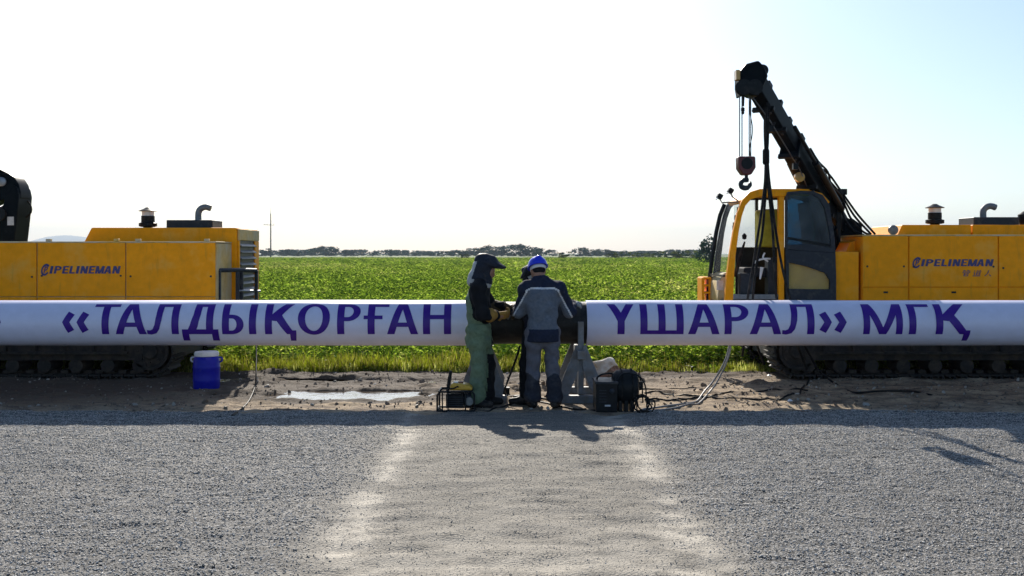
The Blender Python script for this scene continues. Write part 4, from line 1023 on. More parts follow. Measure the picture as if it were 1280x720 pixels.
# door skin as strips so that both openings are real
def ring_(outer, inner, y0, y1): mb.frame(outer, inner, y0, y1)
upper_out = [c(981.5, 312), c(981.5, 290), c(981.5, 270), c(981.5, 246), c(984, 240), c(1000, 238.5), c(1016, 239), c(1028, 244), c(1036, 256), c(1040, 280), c(1043, 300), c(1043.6, 316), c(1010, 314)]
ring_(upper_out, up_o, YN - .03, YN + .03)
low_out = [c(982, 376), c(982, 345), c(981.5, 312), c(1010, 314), c(1043.6, 316), c(1044.5, 345), c(1044.5, 376), c(1012, 376)]
low_in = [c(985.5, 361), c(985.5, 345), c(985.5, 328), c(1008, 333), c(1031, 341), c(1036.5, 350), c(1036.5, 361.5), c(1012, 361.5)]
mb2 = MB(); mb2.frame(low_out, low_in, YN - .03, YN + .03)
door = build("cab_door", mb, M['frame'], t, bevel=.006); build("door_lower_frame", mb2, M['frame'], door, bevel=.006)
mb = MB(); mb.prism(up_o, YN - .006, YN + .006); build("window_pane", mb, M['glass'], door)
mb = MB(); mb.prism(low_in, YN - .006, YN + .006); build("window_pane", mb, M['glass_clear'], door)
mb = MB(); mb.beam((mx_(984), YN - .012, mz(297.5)), (mx_(1037.5), YN - .012, mz(307)), .03, .035, up=(0, 0, 1)); build("window_bar", mb, M['dark'], door)
mb = MB(); mb.box(mx_(984), mx_(1038), YN + .035, YN + .05, .9, mz(322)); mb.prism([c(1014, 250), c(1030, 256), c(1040, 318), c(1018, 318), c(1022, 290)], YN + .12, YN + .17); build("rear_trim", mb, M['beige'], t, bevel=.01)
mb = MB(); mb.prism([c(1022, 250), c(1036, 256), c(1044, 316), c(1044, 372), c(1037, 372)], YN + .05, YF - .001); build("cab_rear_wall", mb, M['frame'], t, bevel=.006)
# far side: window with pillar, lower dark wall
mb = MB(); mb.box(mx_(919, YF), mx_(1040), YF - .03, YF - .002, .9, mz(309, YF)); build("far_wall", mb, M['dark'], t)
for a, b_ in ((917, 948), (950, 1030)):
    mb = MB(); mb.box(mx_(a, YF), mx_(b_, YF), YF - .03, YF - .02, mz(309.5, YF), mz(246, YF)); build("far_window", mb, M['glass_clear'], t)
mb = MB(); mb.box(mx_(943.5, YF), mx_(946.5, YF), YF - .06, YF, mz(309.5, YF), mz(244, YF)); build("far_pillar", mb, M['frame'], t)
# front: windscreen, lower glass, nose
ws = MB(); prof = [(905.5, 395), (908.5, 350), (912.5, 318), (917.5, 288), (922.5, 266), (928.5, 251)]
v = [(mx_(p[0]) - .03, y, mz(p[1])) for y in (YN + .03, YF - .03) for p in prof]; n_ = len(prof)
ws.add(v, [(i, i + 1, n_ + i + 1, n_ + i) for i in range(n_ - 1)]); build("windscreen", ws, M['glass_clear'], t, True)
fr = MB(); fr.tube([(mx_(p[0]) - .045, YF - .01, mz(p[1])) for p in prof], .032, 8); build("windscreen_frame", fr, M['dark'], t, True)
fr = MB(); fr.beam((mx_(909) - .04, YN + .02, mz(345)), (mx_(909) - .04, YF - .02, mz(345)), .03, .03); build("windscreen_rail", fr, M['dark'], t)
mb = MB(); mb.prism([c(896, 395, 14.8), c(893, 372, 14.8), c(894, 352, 14.8), c(900, 341, 14.8), c(907, 339, 14.8), c(907, 395, 14.8)], 14.55, 15.35); nose = build("cab_nose", mb, M['yellow_sunlit_dusty'], t, bevel=.03)
mb = MB(); mb.box(mx_(894.2, 14.75) - .02, mx_(901, 14.75) - .01, 14.54, 14.56, mz(362, 14.75), mz(350, 14.75)); build("nose_lamp", mb, M['headglass'], nose)
mb = MB()
for py in (346, 355, 364): mb.box(mx_(876, 15.3), mx_(886, 15.3), 15.1, 15.5, mz(py + 2.5, 15.3), mz(py, 15.3))
for px in (876, 885): mb.box(mx_(px, 15.3) - .02, mx_(px, 15.3) + .02, 15.12, 15.48, .6, mz(347, 15.3))
build("access_ladder", mb, M['yellow'], t, bevel=.006)
# inside: seat, console, levers, steering column
mb = MB(); mb.box(mx_(948, 14.75), mx_(972, 14.75), 14.55, 15.0, mz(309, 14.75), mz(262, 14.75)); st_ = build("seat_back", mb, M['seat'], t, bevel=.04, segs=3)
mb = MB(); mb.box(mx_(925, 14.75), mx_(966, 14.75), 14.5, 15.05, mz(346, 14.75), mz(334, 14.75)); build("seat_cushion", mb, M['darkcloth'], t, bevel=.03, segs=3)
mb = MB(); mb.box(mx_(921, 14.6), mx_(938, 14.6), 14.4, 14.55, 1.0, mz(341, 14.6)); mb.box(mx_(958, 14.5), mx_(972, 14.5), 14.4, 14.6, 1.0, mz(322, 14.5)); build("console", mb, M['frame'], t, bevel=.012)
mb = MB(); mb.tube([(mx_(918.5, 14.45), 14.45, mz(346, 14.45)), (mx_(926, 14.45), 14.45, mz(318, 14.45)), (mx_(931, 14.45), 14.45, mz(302, 14.45))], [.03, .03, .012], 8)
mb.lathe([(.0, -.04), (.03, -.03), (.035, .02), (.01, .05)], (mx_(930.5, 14.45), 14.45, mz(296, 14.45)), 10); build("control_lever", mb, M['rubber'], t, True)
mb = MB(); mb.tube(spline([(mx_(942, 14.4), 14.4, mz(330, 14.4)), (mx_(946, 14.4), 14.4, mz(326, 14.4)), (mx_(955, 14.4), 14.4, mz(323.5, 14.4)), (mx_(963, 14.4), 14.4, mz(323.5, 14.4))], 6), .013, 7)
mb.tube(spline([(mx_(956, 14.4), 14.4, mz(316, 14.4)), (mx_(954, 14.4), 14.4, mz(322, 14.4)), (mx_(960, 14.4), 14.4, mz(327, 14.4))], 6), .012, 7)
mb.tube([(mx_(952.5, 14.4), 14.4, mz(334, 14.4)), (mx_(950, 14.4), 14.4, mz(349, 14.4))], [.028, .012], 8); build("white_cable", mb, M['whiteplastic'], t, True)
mb = MB(); mb.tube(spline([(mx_(926.5, 14.5), 14.5, mz(250, 14.5)), (mx_(922, 14.5), 14.5, mz(266, 14.5)), (mx_(917, 14.5), 14.5, mz(290, 14.5))], 5), .012, 6)
for py, px in ((262, 923.5), (272, 920.5), (281, 918.5), (285, 918)): mb.obox((mx_(px, 14.5), 14.5, mz(py, 14.5)), .05, .05, .07)
build("wiper_arm", mb, M['dark'], t)
for px, py in ((899.5, 245.5), (913, 238.5)):
    D = 14.5; ctr = Vector((mx_(px, D), D, mz(py, D)))
    mb = MB(); mb.obox(ctr, .075, .11, .075, Matrix.Rotation(R(30), 3, 'Y')); lp = build("work_lamp", mb, M['dark'], t, bevel=.012)
    mb = MB(); mb.obox(ctr + Vector((-.036, 0, -.02)), .012, .09, .06, Matrix.Rotation(R(30), 3, 'Y')); build("lamp_glass", mb, M['headglass'], lp)
    mb = MB(); mb.tube([ctr + Vector((0, 0, -.03)), (mx_(px + 3, D), D, mz(py + 8, D)), (mx_(924, D), D, mz(252, D))], .011, 6); build("lamp_bracket", mb, M['grille'], lp, True)

# boom
A = P(1052, 290, 15.6); B = P(939, 94, 12.75); dv = (B - A).normalized()
up = Vector((dv.y * 0 - dv.z, 0, dv.x)).normalized(); up = (Vector((0, 0, 1)) - dv * dv.z).normalized()
cut = A + (B - A) * .60
mb = MB(); mb.beam(A - dv * .15, cut, .25, .33, .24, .31, up); bm_ = build("boom_section", mb, M['boom'], t, bevel=.02)
mb = MB(); mb.beam(cut - dv * .05, cut + dv * .05, .28, .345, None, None, up); build("boom_collar", mb, M['boom'], bm_, bevel=.01)
mb = MB(); mb.beam(cut - dv * .3, B, .21, .27, .20, .26, up); bt = build("boom_extension", mb, M['boom'], t, bevel=.02)
for k in (.16, .34, .52, .70, .83):
    p = A + (B - A) * k + up * (.21 if k < .6 else .16)
    mb = MB(); mb.tube(spline([p - dv * .05, p - dv * .04 + up * .07, p + dv * .04 + up * .09, p + dv * .05], 4), .011, 6); build("cable_guide", mb, M['frame'], t, True)
mb = MB(); hp = [P(921, 92, 12.7), P(930, 82, 12.7), P(945, 78, 12.7), P(951, 84, 12.7), P(957, 97, 12.7), P(951, 110, 12.7), P(944, 122, 12.7), P(936, 121, 12.7), P(931, 118, 12.7), P(923, 122, 12.7), P(921, 110, 12.7)]
mb.prism([(p.x, p.z) for p in hp], 12.56, 12.84); hd = build("boom_head", mb, M['boom'], t, bevel=.02)
for px, r_ in ((926, .10), (939, .10)):
    cc = P(px, 112, 12.7); mb = MB(); mb.lathe([(.03, -.05), (r_, -.045), (r_ - .03, -.01), (r_ - .03, .01), (r_, .045), (.03, .05)], cc + Vector((0, -.16, 0)), 18, 0, 'y'); build("sheave", mb, M['dark'], hd, True)
cc = P(921, 95, 12.6); mb = MB(); mb.box(cc.x - .03, cc.x + .02, 12.5, 12.62, cc.z - .06, cc.z + .06); build("limit_switch", mb, M['amber'], hd)
cc = P(953, 88, 12.75); mb = MB(); mb.lathe([(.05, -.03), (.075, -.02), (.075, .02), (.05, .03)], cc, 16, 0, 'y'); build("top_roller", mb, M['dark'], hd, True)
cc = P(998.5, 221.5, 14.2); mb = MB(); mb.lathe([(0, -.07), (.07, -.06), (.075, 0), (.05, .05), (.02, .08)], cc, 16, 0, 'y'); mb.cyl(cc + Vector((0, .05, 0)), A + (B - A) * .40, .012, 6); build("boom_lamp", mb, M['amber'], t, True)
# fittings along the boom: side cylinder, hose clamps, junction boxes and short hose runs
sdv_ = dv.cross(up).normalized(); sdv_ = sdv_ if sdv_.y < 0 else -sdv_
bp = lambda k, s_, u_: A + (B - A) * k + sdv_ * s_ + up * u_
mb = MB(); mb.tube([bp(.16, .18, .02), bp(.48, .18, .02)], .05, 12); mb.tube([bp(.47, .18, .02), bp(.70, .17, .02)], .028, 10); build("telescope_cylinder", mb, M['dark'], t, True)
for k, u_, sx_, h_ in ((.12, .21, .10, .09), (.22, .20, .14, .06), (.33, .20, .08, .11), (.44, .19, .12, .07), (.55, .20, .08, .10), (.68, .16, .10, .07), (.78, .16, .07, .10), (.88, .15, .12, .07)):
    mb = MB(); mb.beam(bp(k, .02, u_), bp(k, .02, u_) + dv * sx_, .14, h_, None, None, up); build("boom_bracket", mb, M['dark'], t, bevel=.008)
for k, u_ in ((.20, -.20), (.40, -.20), (.60, -.19), (.74, -.15), (.86, -.15)):
    mb = MB(); mb.beam(bp(k, .0, u_), bp(k, .0, u_) + dv * .05, .30, .06, None, None, up); mb.tube([bp(k, .1, u_), bp(k, .1, u_ - .06), bp(k + .015, .1, u_ - .07)], .014, 6); build("hose_clamp", mb, M['dark'], t, bevel=.005)
for k in range(2):
    q0, q1 = .12 + .17 * k, .36 + .17 * k
    mb = MB(); mb.tube(spline([bp(q0, .15, .14), bp(q0 * .7 + q1 * .3, .19, .17), bp(q0 * .3 + q1 * .7, .18, .10), bp(q1, .15, .15 - .02 * k)], 6), .016, 7); build("hydraulic_hose", mb, M['rubber'], t, 'all')
# slewing post and lift cylinder
mb = MB(); mb.prism([(A.x - .18, .8), (A.x + .28, .8), (A.x + .22, A.z + .1), (A.x + .05, A.z + .22), (A.x - .16, A.z + .05)], 15.3, 15.7); build("slewing_column", mb, M['boom'], t, bevel=.02)
mb = MB(); mb.tube([P(1046, 330, 15.2), P(1040, 285, 14.9)], .075, 14); mb.tube([P(1040, 285, 14.9), A + (B - A) * .33 - up * .18], .045, 12); build("lift_cylinder", mb, M['boom'], t, True)
mb = MB(); mb.obox(P(1051, 240, 15.1), .16, .12, .09); mb.beam(P(1049, 240, 15.1), P(1047, 312, 15.1), .07, .07, up=(0, 1, 0)); build("hose_bracket", mb, M['dark'], t, bevel=.008)
# wire ropes and the straight tie line under the boom
mb = MB(); mb.tube([P(941, 122, 12.7), P(962, 150, 13.0), P(1000, 212, 14.0), P(1010, 236, 14.4)], .008, 5); build("tension_cable", mb, M['rope'], t)
for px, py, D in ((963, 161, 13.1), (994, 208, 13.9)):
    mb = MB(); mb.obox(P(px, py, D), .07, .07, .09); mb.tube([P(px, py, D), P(px + 6, py - 8, D)], .014, 6); build("cable_clip", mb, M['dark'], t)
# hook block hanging from the boom head
hbm = MB(); D = 12.66; pts = [P(px, py, D) for px, py in ((921, 196), (942.5, 196), (943, 210), (937.5, 219), (927, 219), (921.5, 211))]
hk = thing("hook_block", P(932, 235, D), "dark red hook block hanging on wire ropes from the boom head", "hook block")
hbm.prism([(p.x, p.z) for p in pts], D - .09, D + .09); build("block_body", hbm, M['red'], hk, bevel=.02)
mb = MB(); mb.lathe([(0, -.10), (.07, -.10), (.075, -.09), (.075, .09), (.07, .10)], P(932, 205, D), 18, 0, 'y'); build("block_sheave", mb, M['dark'], hk, True)
kp = [P(*q, D) for q in ((933, 218), (933, 222), (934, 225), (929, 225.5), (926.2, 229), (926.8, 233), (931, 235), (935.5, 233.5), (938, 229.5), (938.5, 226.5))]
mb = MB(); mb.tube(spline(kp, 5), [.022] * 10 + [.03] * 15 + [.034] * 10 + [.028] * 5 + [.022, .018, .014, .011, .008, .005], 10); build("hook", mb, M['frame'], hk, True)
for px in (924.5, 927.5, 936.5, 938.5):
    mb = MB(); mb.tube([P(px, 120, D), P(px, 197, D)], .0075, 5); build("wire_rope", mb, M['rope'], hk)
mb = MB(); mb.tube(spline([P(938, 122, D - .03), P(937.5, 140, D - .03), P(940.5, 158, D - .03), P(940, 170, D - .03), P(937, 185, D - .03), P(938, 196, D - .03)], 6), .006, 5); build("limit_cord", mb, M['rubber'], hk)
mb = MB(); mb.tube([P(929, 118, D - .06), P(929, 133, D - .06)], [.02, .012], 6); mb.lathe([(.01, -.03), (.024, -.02), (.024, .02), (.01, .03)], P(928.5, 137, D - .06), 8); mb.lathe([(.01, -.02), (.02, -.01), (.02, .01), (.01, .02)], P(928.5, 141, D - .06), 8); build("limit_weight", mb, M['dark'], hk)

# hoses: a bundle hanging from the boom over the cab, hydraulic lines behind the boom
hang = [[(959, 128, 12.95), (957.5, 160, 12.9), (957, 210, 12.9), (955, 240, 12.9), (948, 290, 12.85), (941, 335, 12.85), (934, 378, 12.88), (931, 420, 12.95), (928, 445, 13.2)],
        [(960, 130, 13.0), (960, 170, 12.95), (957.5, 215, 12.95), (957, 240, 12.95), (953, 290, 12.9), (946, 330, 12.9), (941, 378, 12.9), (945, 425, 13.0), (955, 455, 13.4)],
        [(957, 130, 13.0), (956, 165, 12.95), (958.5, 215, 12.9), (961, 240, 12.9), (966, 290, 12.9), (968, 330, 12.9), (972, 378, 12.9), (992, 420, 12.9), (1008, 462, 13.2)],
        [(961.5, 132, 13.0), (959, 175, 12.95), (960.5, 215, 12.95), (964, 245, 12.95), (970, 290, 12.95), (978, 335, 12.95), (989, 378, 12.95), (1000, 420, 13.1), (1022, 462, 13.4)]]
labs = ["black hose nearest the front pillar, hanging from the boom past the open cab", "second black hose from the front, hanging from the boom past the cab seat", "third black hose from the front, hanging from boom beside the cab pillar", "rearmost black hose hanging from the boom across the dark cab door"]
for pts, lb in zip(hang, labs):
    mb = MB(); mb.tube(spline([P(*p) for p in pts], 6), .017, 7)
    tag(build("hanging_hose", mb, M['rubber'], smooth='all'), lb, "hose", "hoses hanging from the boom")
p1 = P(957.5, 196, 12.92); mb = MB(); mb.lathe([(.035, -.10), (.045, -.08), (.045, .08), (.035, .10)], p1, 10); build("hose_sleeve", mb, M['rubber'], t, True)
back = [[(1008, 204, 14.2), (1033, 215, 14.7), (1052, 240, 15.1), (1072, 268, 15.0), (1094, 293, 14.9)], [(1010, 209, 14.2), (1032, 222, 14.7), (1051, 243, 15.1), (1068, 270, 15.0), (1089, 293, 14.9)],
        [(1010, 214, 14.3), (1029, 232, 14.8), (1050, 246, 15.1), (1064, 274, 15.0), (1078, 289, 15.0), (1088, 294, 14.9)], [(1008, 216, 14.3), (1027, 236, 14.8), (1049, 252, 15.1), (1058, 278, 15.0), (1074, 294, 15.0)],
        [(1012, 212, 14.3), (1031, 230, 14.8), (1050, 255, 15.1), (1055, 272, 15.0), (1066, 287, 15.0), (1080, 294, 14.9)]]
for pts in back:
    mb = MB(); mb.tube(spline([P(*p) for p in pts], 6), .017, 7); build("hydraulic_hose", mb, M['rubber'], t, 'all')
for k in range(4):
    o_ = (k - 1.5) * .06
    sdv = dv.cross(up)
    mb = MB(); mb.tube(spline([A + (B - A) * q + up * (-.05 + .05 * k + .03 * math.sin(q * 14 + k)) - sdv * (-.19 - .02 * (k % 2)) for q in (.02, .15, .3, .42, .5)], 5), .014, 6); build("hydraulic_hose", mb, M['rubber'], t, 'all')

# ------------------------------------------------------------------ people
def rotx(a): return np.array(Matrix.Rotation(R(a), 3, 'X'))
def rotm(x=0, y=0, z=0): return np.array(Matrix.Rotation(R(z), 3, 'Z') @ Matrix.Rotation(R(y), 3, 'Y') @ Matrix.Rotation(R(x), 3, 'X'))
def lerp(a, b, t): return np.array(a) * (1 - t) + np.array(b) * t
def glove_prims(wr, d, pn, curl, sc=1.0, side=1):
    """palm, four unequal bent fingers and a thumb leaving the side of the palm. d: hand direction, pn: palm normal"""
    d = np.array(d, float); d /= np.linalg.norm(d); pn = np.array(pn, float); pn -= d * (pn @ d); pn /= np.linalg.norm(pn)
    s = np.cross(d, pn) * side; wr = np.array(wr, float); pr = []
    pc = wr + d * .052 * sc
    for o_ in (-.028, -.009, .010, .028):
        pr.append(cone(wr + d * .012 * sc + s * o_ * .8 * sc, wr + d * .088 * sc + s * o_ * sc, .019 * sc, .0165 * sc))
    for i, (o_, L) in enumerate(((-.034, .070), (-.012, .082), (.011, .077), (.032, .060))):
        b0 = wr + d * .092 * sc + s * o_ * sc; a = 0; p = b0; L = L * sc
        for k, fr in enumerate((.45, .32, .23)):
            a += curl * (1 + .12 * i) * (1.0 if k else .8)
            dd = d * math.cos(a) + pn * math.sin(a) + s * (o_ * 1.2 if k == 0 else 0)
            q = p + dd * L * fr * 1.15; pr.append(cone(p, q, (.0125 - .001 * k) * sc, (.0117 - .001 * k) * sc)); p = q
    t0 = wr + d * .03 * sc - s * .034 * sc; t1 = t0 + (d * .6 - s * .75 + pn * .35) * .04 * sc; t2 = t1 + (d * .85 - s * .1 + pn * .6) * .034 * sc
    pr += [cone(wr + d * .02 * sc - s * .02 * sc, t0, .019 * sc, .017 * sc), cone(t0, t1, .0165 * sc, .014 * sc), cone(t1, t2, .014 * sc, .0115 * sc)]
    return pr
def head_prims(c, M, s=1.0):
    """face looks along local +y; M columns = local axes"""
    M = np.array(M); w_ = lambda x, y, z: np.array(c) + M @ (np.array([x, y, z]) * s)
    pr = [ell(w_(0, -.012, .035), np.array([.076, .096, .088]) * s, M), ell(w_(0, .012, -.035), np.array([.062, .076, .075]) * s, M),
          cone(w_(0, .055, -.085), w_(0, .03, -.08), .026 * s, .04 * s),
          cone(w_(0, .088, .012), w_(0, .110, -.030), .010 * s, .015 * s), cone(w_(-.018, .096, -.034), w_(.018, .096, -.034), .010 * s, .010 * s),
          cone(w_(-.042, .074, .026), w_(.042, .074, .026), .014 * s, .014 * s),
          cone(w_(-.02, .088, -.062), w_(.02, .088, -.062), .008 * s, .008 * s), cone(w_(-.018, .086, -.074), w_(.018, .086, -.074), .009 * s, .009 * s)]
    for q in (-1, 1):
        pr += [ell(w_(q * .078, -.012, -.01), np.array([.012, .022, .034]) * s, M), ell(w_(q * .032, .078, .008), np.array([.014, .012, .010]) * s, M), ell(w_(q * .045, .06, -.03), np.array([.022, .022, .024]) * s, M)]
    return pr
def body(t, J, hd, M, skin=.86):
    pr = head_prims(hd, M)
    pr += [cone(np.array(hd) + np.array(M) @ np.array([0, -.02, -.07]), J['neck'], .056, .062), cone(J['neck'], J['chest'], .07, .13),
           ell(J['chest'], [.155, .105, .19], J.get('T')), ell(lerp(J['chest'], J['pelvis'], .55), [.135, .095, .18], J.get('T')), ell(J['pelvis'], [.15, .105, .13], J.get('T'))]
    for s in 'lr':
        pr += [cone(J['neck'], J['sh' + s], .06, .062), cone(J['sh' + s], J['el' + s], .055, .042), cone(J['el' + s], J['wr' + s], .042, .028),
               cone(J['hip' + s], J['kn' + s], .085, .056), cone(J['kn' + s], J['an' + s], .056, .036),
               cone(J['an' + s], np.array(J['an' + s]) + np.array(J['toe' + s]) / np.linalg.norm(J['toe' + s]) * .13 - np.array([0, 0, .05]), .036, .03)]
        hd_ = J['hand' + s]; pr += [ell(np.array(J['wr' + s]) + np.array(hd_[0]) / np.linalg.norm(hd_[0]) * .05, [.03, .03, .03]), cone(J['wr' + s], np.array(J['wr' + s]) + np.array(hd_[0]) / np.linalg.norm(hd_[0]) * .07, .027, .026)]
    return sdf_build("body", pr, .0105, M_['skin'], t, .035)
M_ = M
def boots(t, J, mat):
    for s in 'lr':
        a = np.array(J['an' + s]); d = np.array(J['toe' + s], float); d /= np.linalg.norm(d)
        pr = [cone(a + [0, 0, .10], a + [0, 0, -.02], .062, .055), cone(a - d * .045 + [0, 0, -.045], a + d * .06 + [0, 0, -.045], .046, .046), cone(a + d * .04 + [0, 0, -.045], a + d * .165 + [0, 0, -.052], .047, .041)]
        z0 = a[2] - .095
        sdf_build("boot", pr, .009, [mat, M['rubber']], t, .03, lambda X, D, z0=z0: np.maximum(D, z0 - X[..., 2]), lambda c, z0=z0: (c[:, 2] < z0 + .022).astype(int))
def gloves(t, J, mats, which='lr', curl=.5, cuffs=None):
    for s in which:
        d, pn = J['hand' + s]; c = J.get('curl' + s, curl)
        pr = glove_prims(J['wr' + s], d, pn, c, J.get('gs', 1.12), 1 if s == 'r' else -1)
        a = np.array(J['wr' + s]); b_ = lerp(J['wr' + s], J['el' + s], .28 if not cuffs else cuffs)
        pr += [cone(a + np.array(d) / np.linalg.norm(d) * .01, b_, .036 if not cuffs else .044, .050 if not cuffs else .085)]
        m = mats[s] if isinstance(mats, dict) else mats
        sdf_build("glove", pr, .0048, m, t, .012)
def legs(t, name, J, r, mats, matfn, hem=.09, waist=.98, seed=0, amp=.006, flare=1.0):
    pr = [ell(np.array(J['pelvis']), [.175 * r, .135 * r, .15], J.get('T'))]
    for s in 'lr':
        h, k, a = (np.array(J[q + s], float) for q in ('hip', 'kn', 'an'))
        pr += [cone(lerp(J['pelvis'], h, .8), lerp(h, k, .3), .118 * r, .105 * r), cone(h, k, .108 * r, .083 * r), cone(k, a + [0, 0, .02], .083 * r, .082 * r * flare)]
    def post(X, D):
        D = folds(X, D, amp, (16, 16, 9), seed)
        D = np.maximum(D, X[..., 2] - waist); return np.maximum(D, hem - X[..., 2])
    return sdf_build(name, pr, .0115, mats, t, .03, post, matfn)
def jacket(t, name, J, r, mats, matfn, hem, seed=0, amp=.006, extra=(), sleeve=1.0, collar=True):
    T = J.get('T')
    pr = [ell(J['chest'], np.array([.185, .135, .22]) * r, T), ell(lerp(J['chest'], J['pelvis'], .5), np.array([.172, .128, .22]) * r, T), ell([J['pelvis'][0], J['pelvis'][1], hem + .07], np.array([.190, .150, .26]) * r, T)]
    if collar: pr.append(cone(np.array(J['neck']) + [0, 0, .02], lerp(J['neck'], J['chest'], .3), .075, .11))
    for s in 'lr':
        pr += [cone(lerp(J['neck'], J['sh' + s], .35), J['sh' + s], .085, .085 * r), cone(J['sh' + s], J['el' + s], .080 * r, .066 * r), cone(J['el' + s], lerp(J['el' + s], J['wr' + s], .93), .066 * r, .054 * r)]
    pr += list(extra)
    neck = np.array(J['neck'])
    def post(X, D):
        D = folds(X, D, amp, (19, 19, 8), seed)
        near = ((X[..., 0] - J['pelvis'][0]) ** 2 + (X[..., 1] - J['pelvis'][1]) ** 2) < .30 ** 2
        D = np.where(near & (X[..., 2] < hem + .05), np.maximum(D, hem - X[..., 2]), D)
        return np.maximum(D, X[..., 2] - (neck[2] + .085))
    return sdf_build(name, pr, .0115, mats, t, .035, post, matfn)

# --- welder in green and black, in profile, facing right (local frame = world axes, origin between the feet)
A0 = Vector((-.34, 11.70, 0.0))
t = thing("person", A0, "welder in pale green and black leathers with dark raised hood and tan gloves", "person")
T = rotm(0, 0, -90)      # body's side axis runs along depth
JA = dict(T=T, neck=(-.035, 0, 1.475), chest=(-.055, 0, 1.24), pelvis=(-.055, 0, .93),
          shr=(-.05, -.185, 1.385), elr=(.00, -.25, 1.10), wrr=(.155, -.10, 1.075), handr=((1, .45, .05), (-.3, .6, .6)),
          shl=(-.02, .185, 1.375), ell=(.10, .22, 1.16), wrl=(.235, .13, 1.185), handl=((.8, .3, -.45), (-.3, -.5, -.6)),
          hipr=(-.06, -.10, .88), knr=(-.045, -.115, .49), anr=(-.075, -.12, .10), toer=(1, -.25, 0),
          hipl=(-.04, .10, .88), knl=(.055, .105, .49), anl=(.035, .11, .10), toel=(1, .1, 0))
JA['gs'] = 1.32; JA['curlr'] = .55; JA['curll'] = .6
HA = (.035, 0, 1.615); MA = rotm(-24, 0, -90)
body(t, JA, HA, MA)
def mA(c):                                   # black sleeves and chest, green back and skirt
    x, y, z = c.T
    back = (x < -.115 - .05 * np.clip((z - 1.0) / .3, 0, 1) + .02 * np.sin(z * 7)) & (np.abs(y) < .215)
    low = z < 1.13 - .75 * (x + .16) + .02 * np.sin(y * 9)
    arm = (np.abs(y) > .165) & (z > .98) & (x > -.12)
    arm2 = (x > .06) & (z > 1.0)
    return np.where((back | (low & (x < .10))) & ~arm & ~arm2, 0, 1)
jacket(t, "jacket", JA, 1.06, [M['green'], M['black']], mA, .70, 1, .010)
legs(t, "trousers", JA, 1.08, [M['green'], M['black']], lambda c: np.where((c[:, 0] > .012 + .05 * np.sin(c[:, 2] * 4)) & (c[:, 2] < .62 + .0 * c[:, 0]) | (c[:, 1] > .02) & (c[:, 2] < .62), 1, 0), .055, .98, 3, .010, 1.12)
boots(t, JA, M['boot'])
gloves(t, JA, {'r': M['glove'], 'l': M['glove']}, 'r', .55, .42)
gloves(t, JA, {'l': M['gauntlet']}, 'l', .6, .75)
hc = np.array(HA)
pr = [ell(hc + [-.015, 0, .055], [.128, .112, .122], rotm(0, 12, 0)), cone(hc + [-.05, 0, .02], hc + [-.10, 0, -.115], .105, .118), cone(hc + [-.08, 0, -.06], hc + [-.165, 0, -.14], .085, .055), cone(hc + [-.02, 0, -.10], hc + [-.03, 0, -.14], .10, .11)]
def postH(X, D):
    face = np.sqrt(((X[..., 0] - hc[0] - .115) / .105) ** 2 + (X[..., 1] / .085) ** 2 + ((X[..., 2] - hc[2] + .035) / .105) ** 2) - 1
    D = np.maximum(D, -face * .08)
    return folds(X, D, .0035, (22, 22, 15), 4)
trimA = lambda c: ((c[:, 2] < hc[2] - .165 - .30 * (c[:, 0] - hc[0] - .02) - .0) & (c[:, 2] > hc[2] - .215 - .30 * (c[:, 0] - hc[0] - .02)) | (c[:, 0] < hc[0] - .165 + .32 * (c[:, 2] - hc[2] + .1))).astype(int)
sdf_build("hood", pr, .009, [M['hood'], M['trimcloth']], t, .04, postH, trimA)
pr = [cone(hc + [.02, -.065, .080], hc + [.205, -.035, .020], .062, .018), cone(hc + [.02, .065, .080], hc + [.205, .035, .020], .062, .018), cone(hc + [.0, 0, .125], hc + [.225, 0, .022], .058, .014), cone(hc + [-.05, 0, .10], hc + [.06, 0, .095], .090, .075)]
vs = sdf_build("raised_mask", pr, .008, [M['hood']], t, .03)
mb = MB(); q_ = rotm(0, 20, 0); mb.obox(A0 + Vector(hc + [.115, 0, .035]), .09, .10, .012, Matrix.Rotation(R(24), 3, 'Y')); build("mask_window", mb, M['glass'], vs, bevel=.003)

# --- man in the blue helmet, his back to us
B0 = Vector((.415, 11.60, 0.0))
t = thing("person", B0, "worker in blue helmet and grey and navy workwear, his back turned", "person")
JB = dict(neck=(-.085, .01, 1.475), chest=(-.060, .0, 1.24), pelvis=(-.06, -.01, .93),
          shr=(.135, .0, 1.385), elr=(.265, .10, 1.115), wrr=(.300, .37, 1.195), handr=((.45, .8, .12), (-.2, .1, -1)),
          shl=(-.255, .0, 1.385), ell=(-.325, .09, 1.12), wrl=(-.40, .30, 1.10), handl=((-.35, .9, .1), (.6, .3, -.6)),
          hipl=(-.155, 0, .88), knl=(-.165, .03, .49), anl=(-.175, -.01, .10), toel=(-.25, 1, 0),
          hipr=(.035, 0, .88), knr=(.055, .03, .49), anr=(.085, -.02, .10), toer=(.3, 1, 0), curlr=.30, curll=.5, gs=1.25)
HB = (-.112, .055, 1.60); MB_ = rotm(-22, 0, 14)
body(t, JB, HB, MB_)
def mB(c):                                   # 0 navy, 1 grey, 2 piping
    x, y, z = c.T; xc = x + .06
    yoke = 1.412 - .06 * np.clip((np.abs(xc) - .10) / .12, 0, 1) ** 2
    sl = np.abs(xc) - (.195 + .55 * np.clip(1.36 - z, 0, .4))
    m = np.where(z > yoke, 0, 1); m = np.where((z < yoke) & (z > yoke - .022), 2, m)
    m = np.where(z < .925, 0, m)
    m = np.where((sl > .0) & (z > .95), 0, m); m = np.where((np.abs(sl + .012) < .009) & (z > 1.02) & (z < yoke), 2, m)
    return m
jacket(t, "jacket", JB, 1.04, [M['navy'], M['greycloth'], M['piping']], mB, .775, 2, .010)
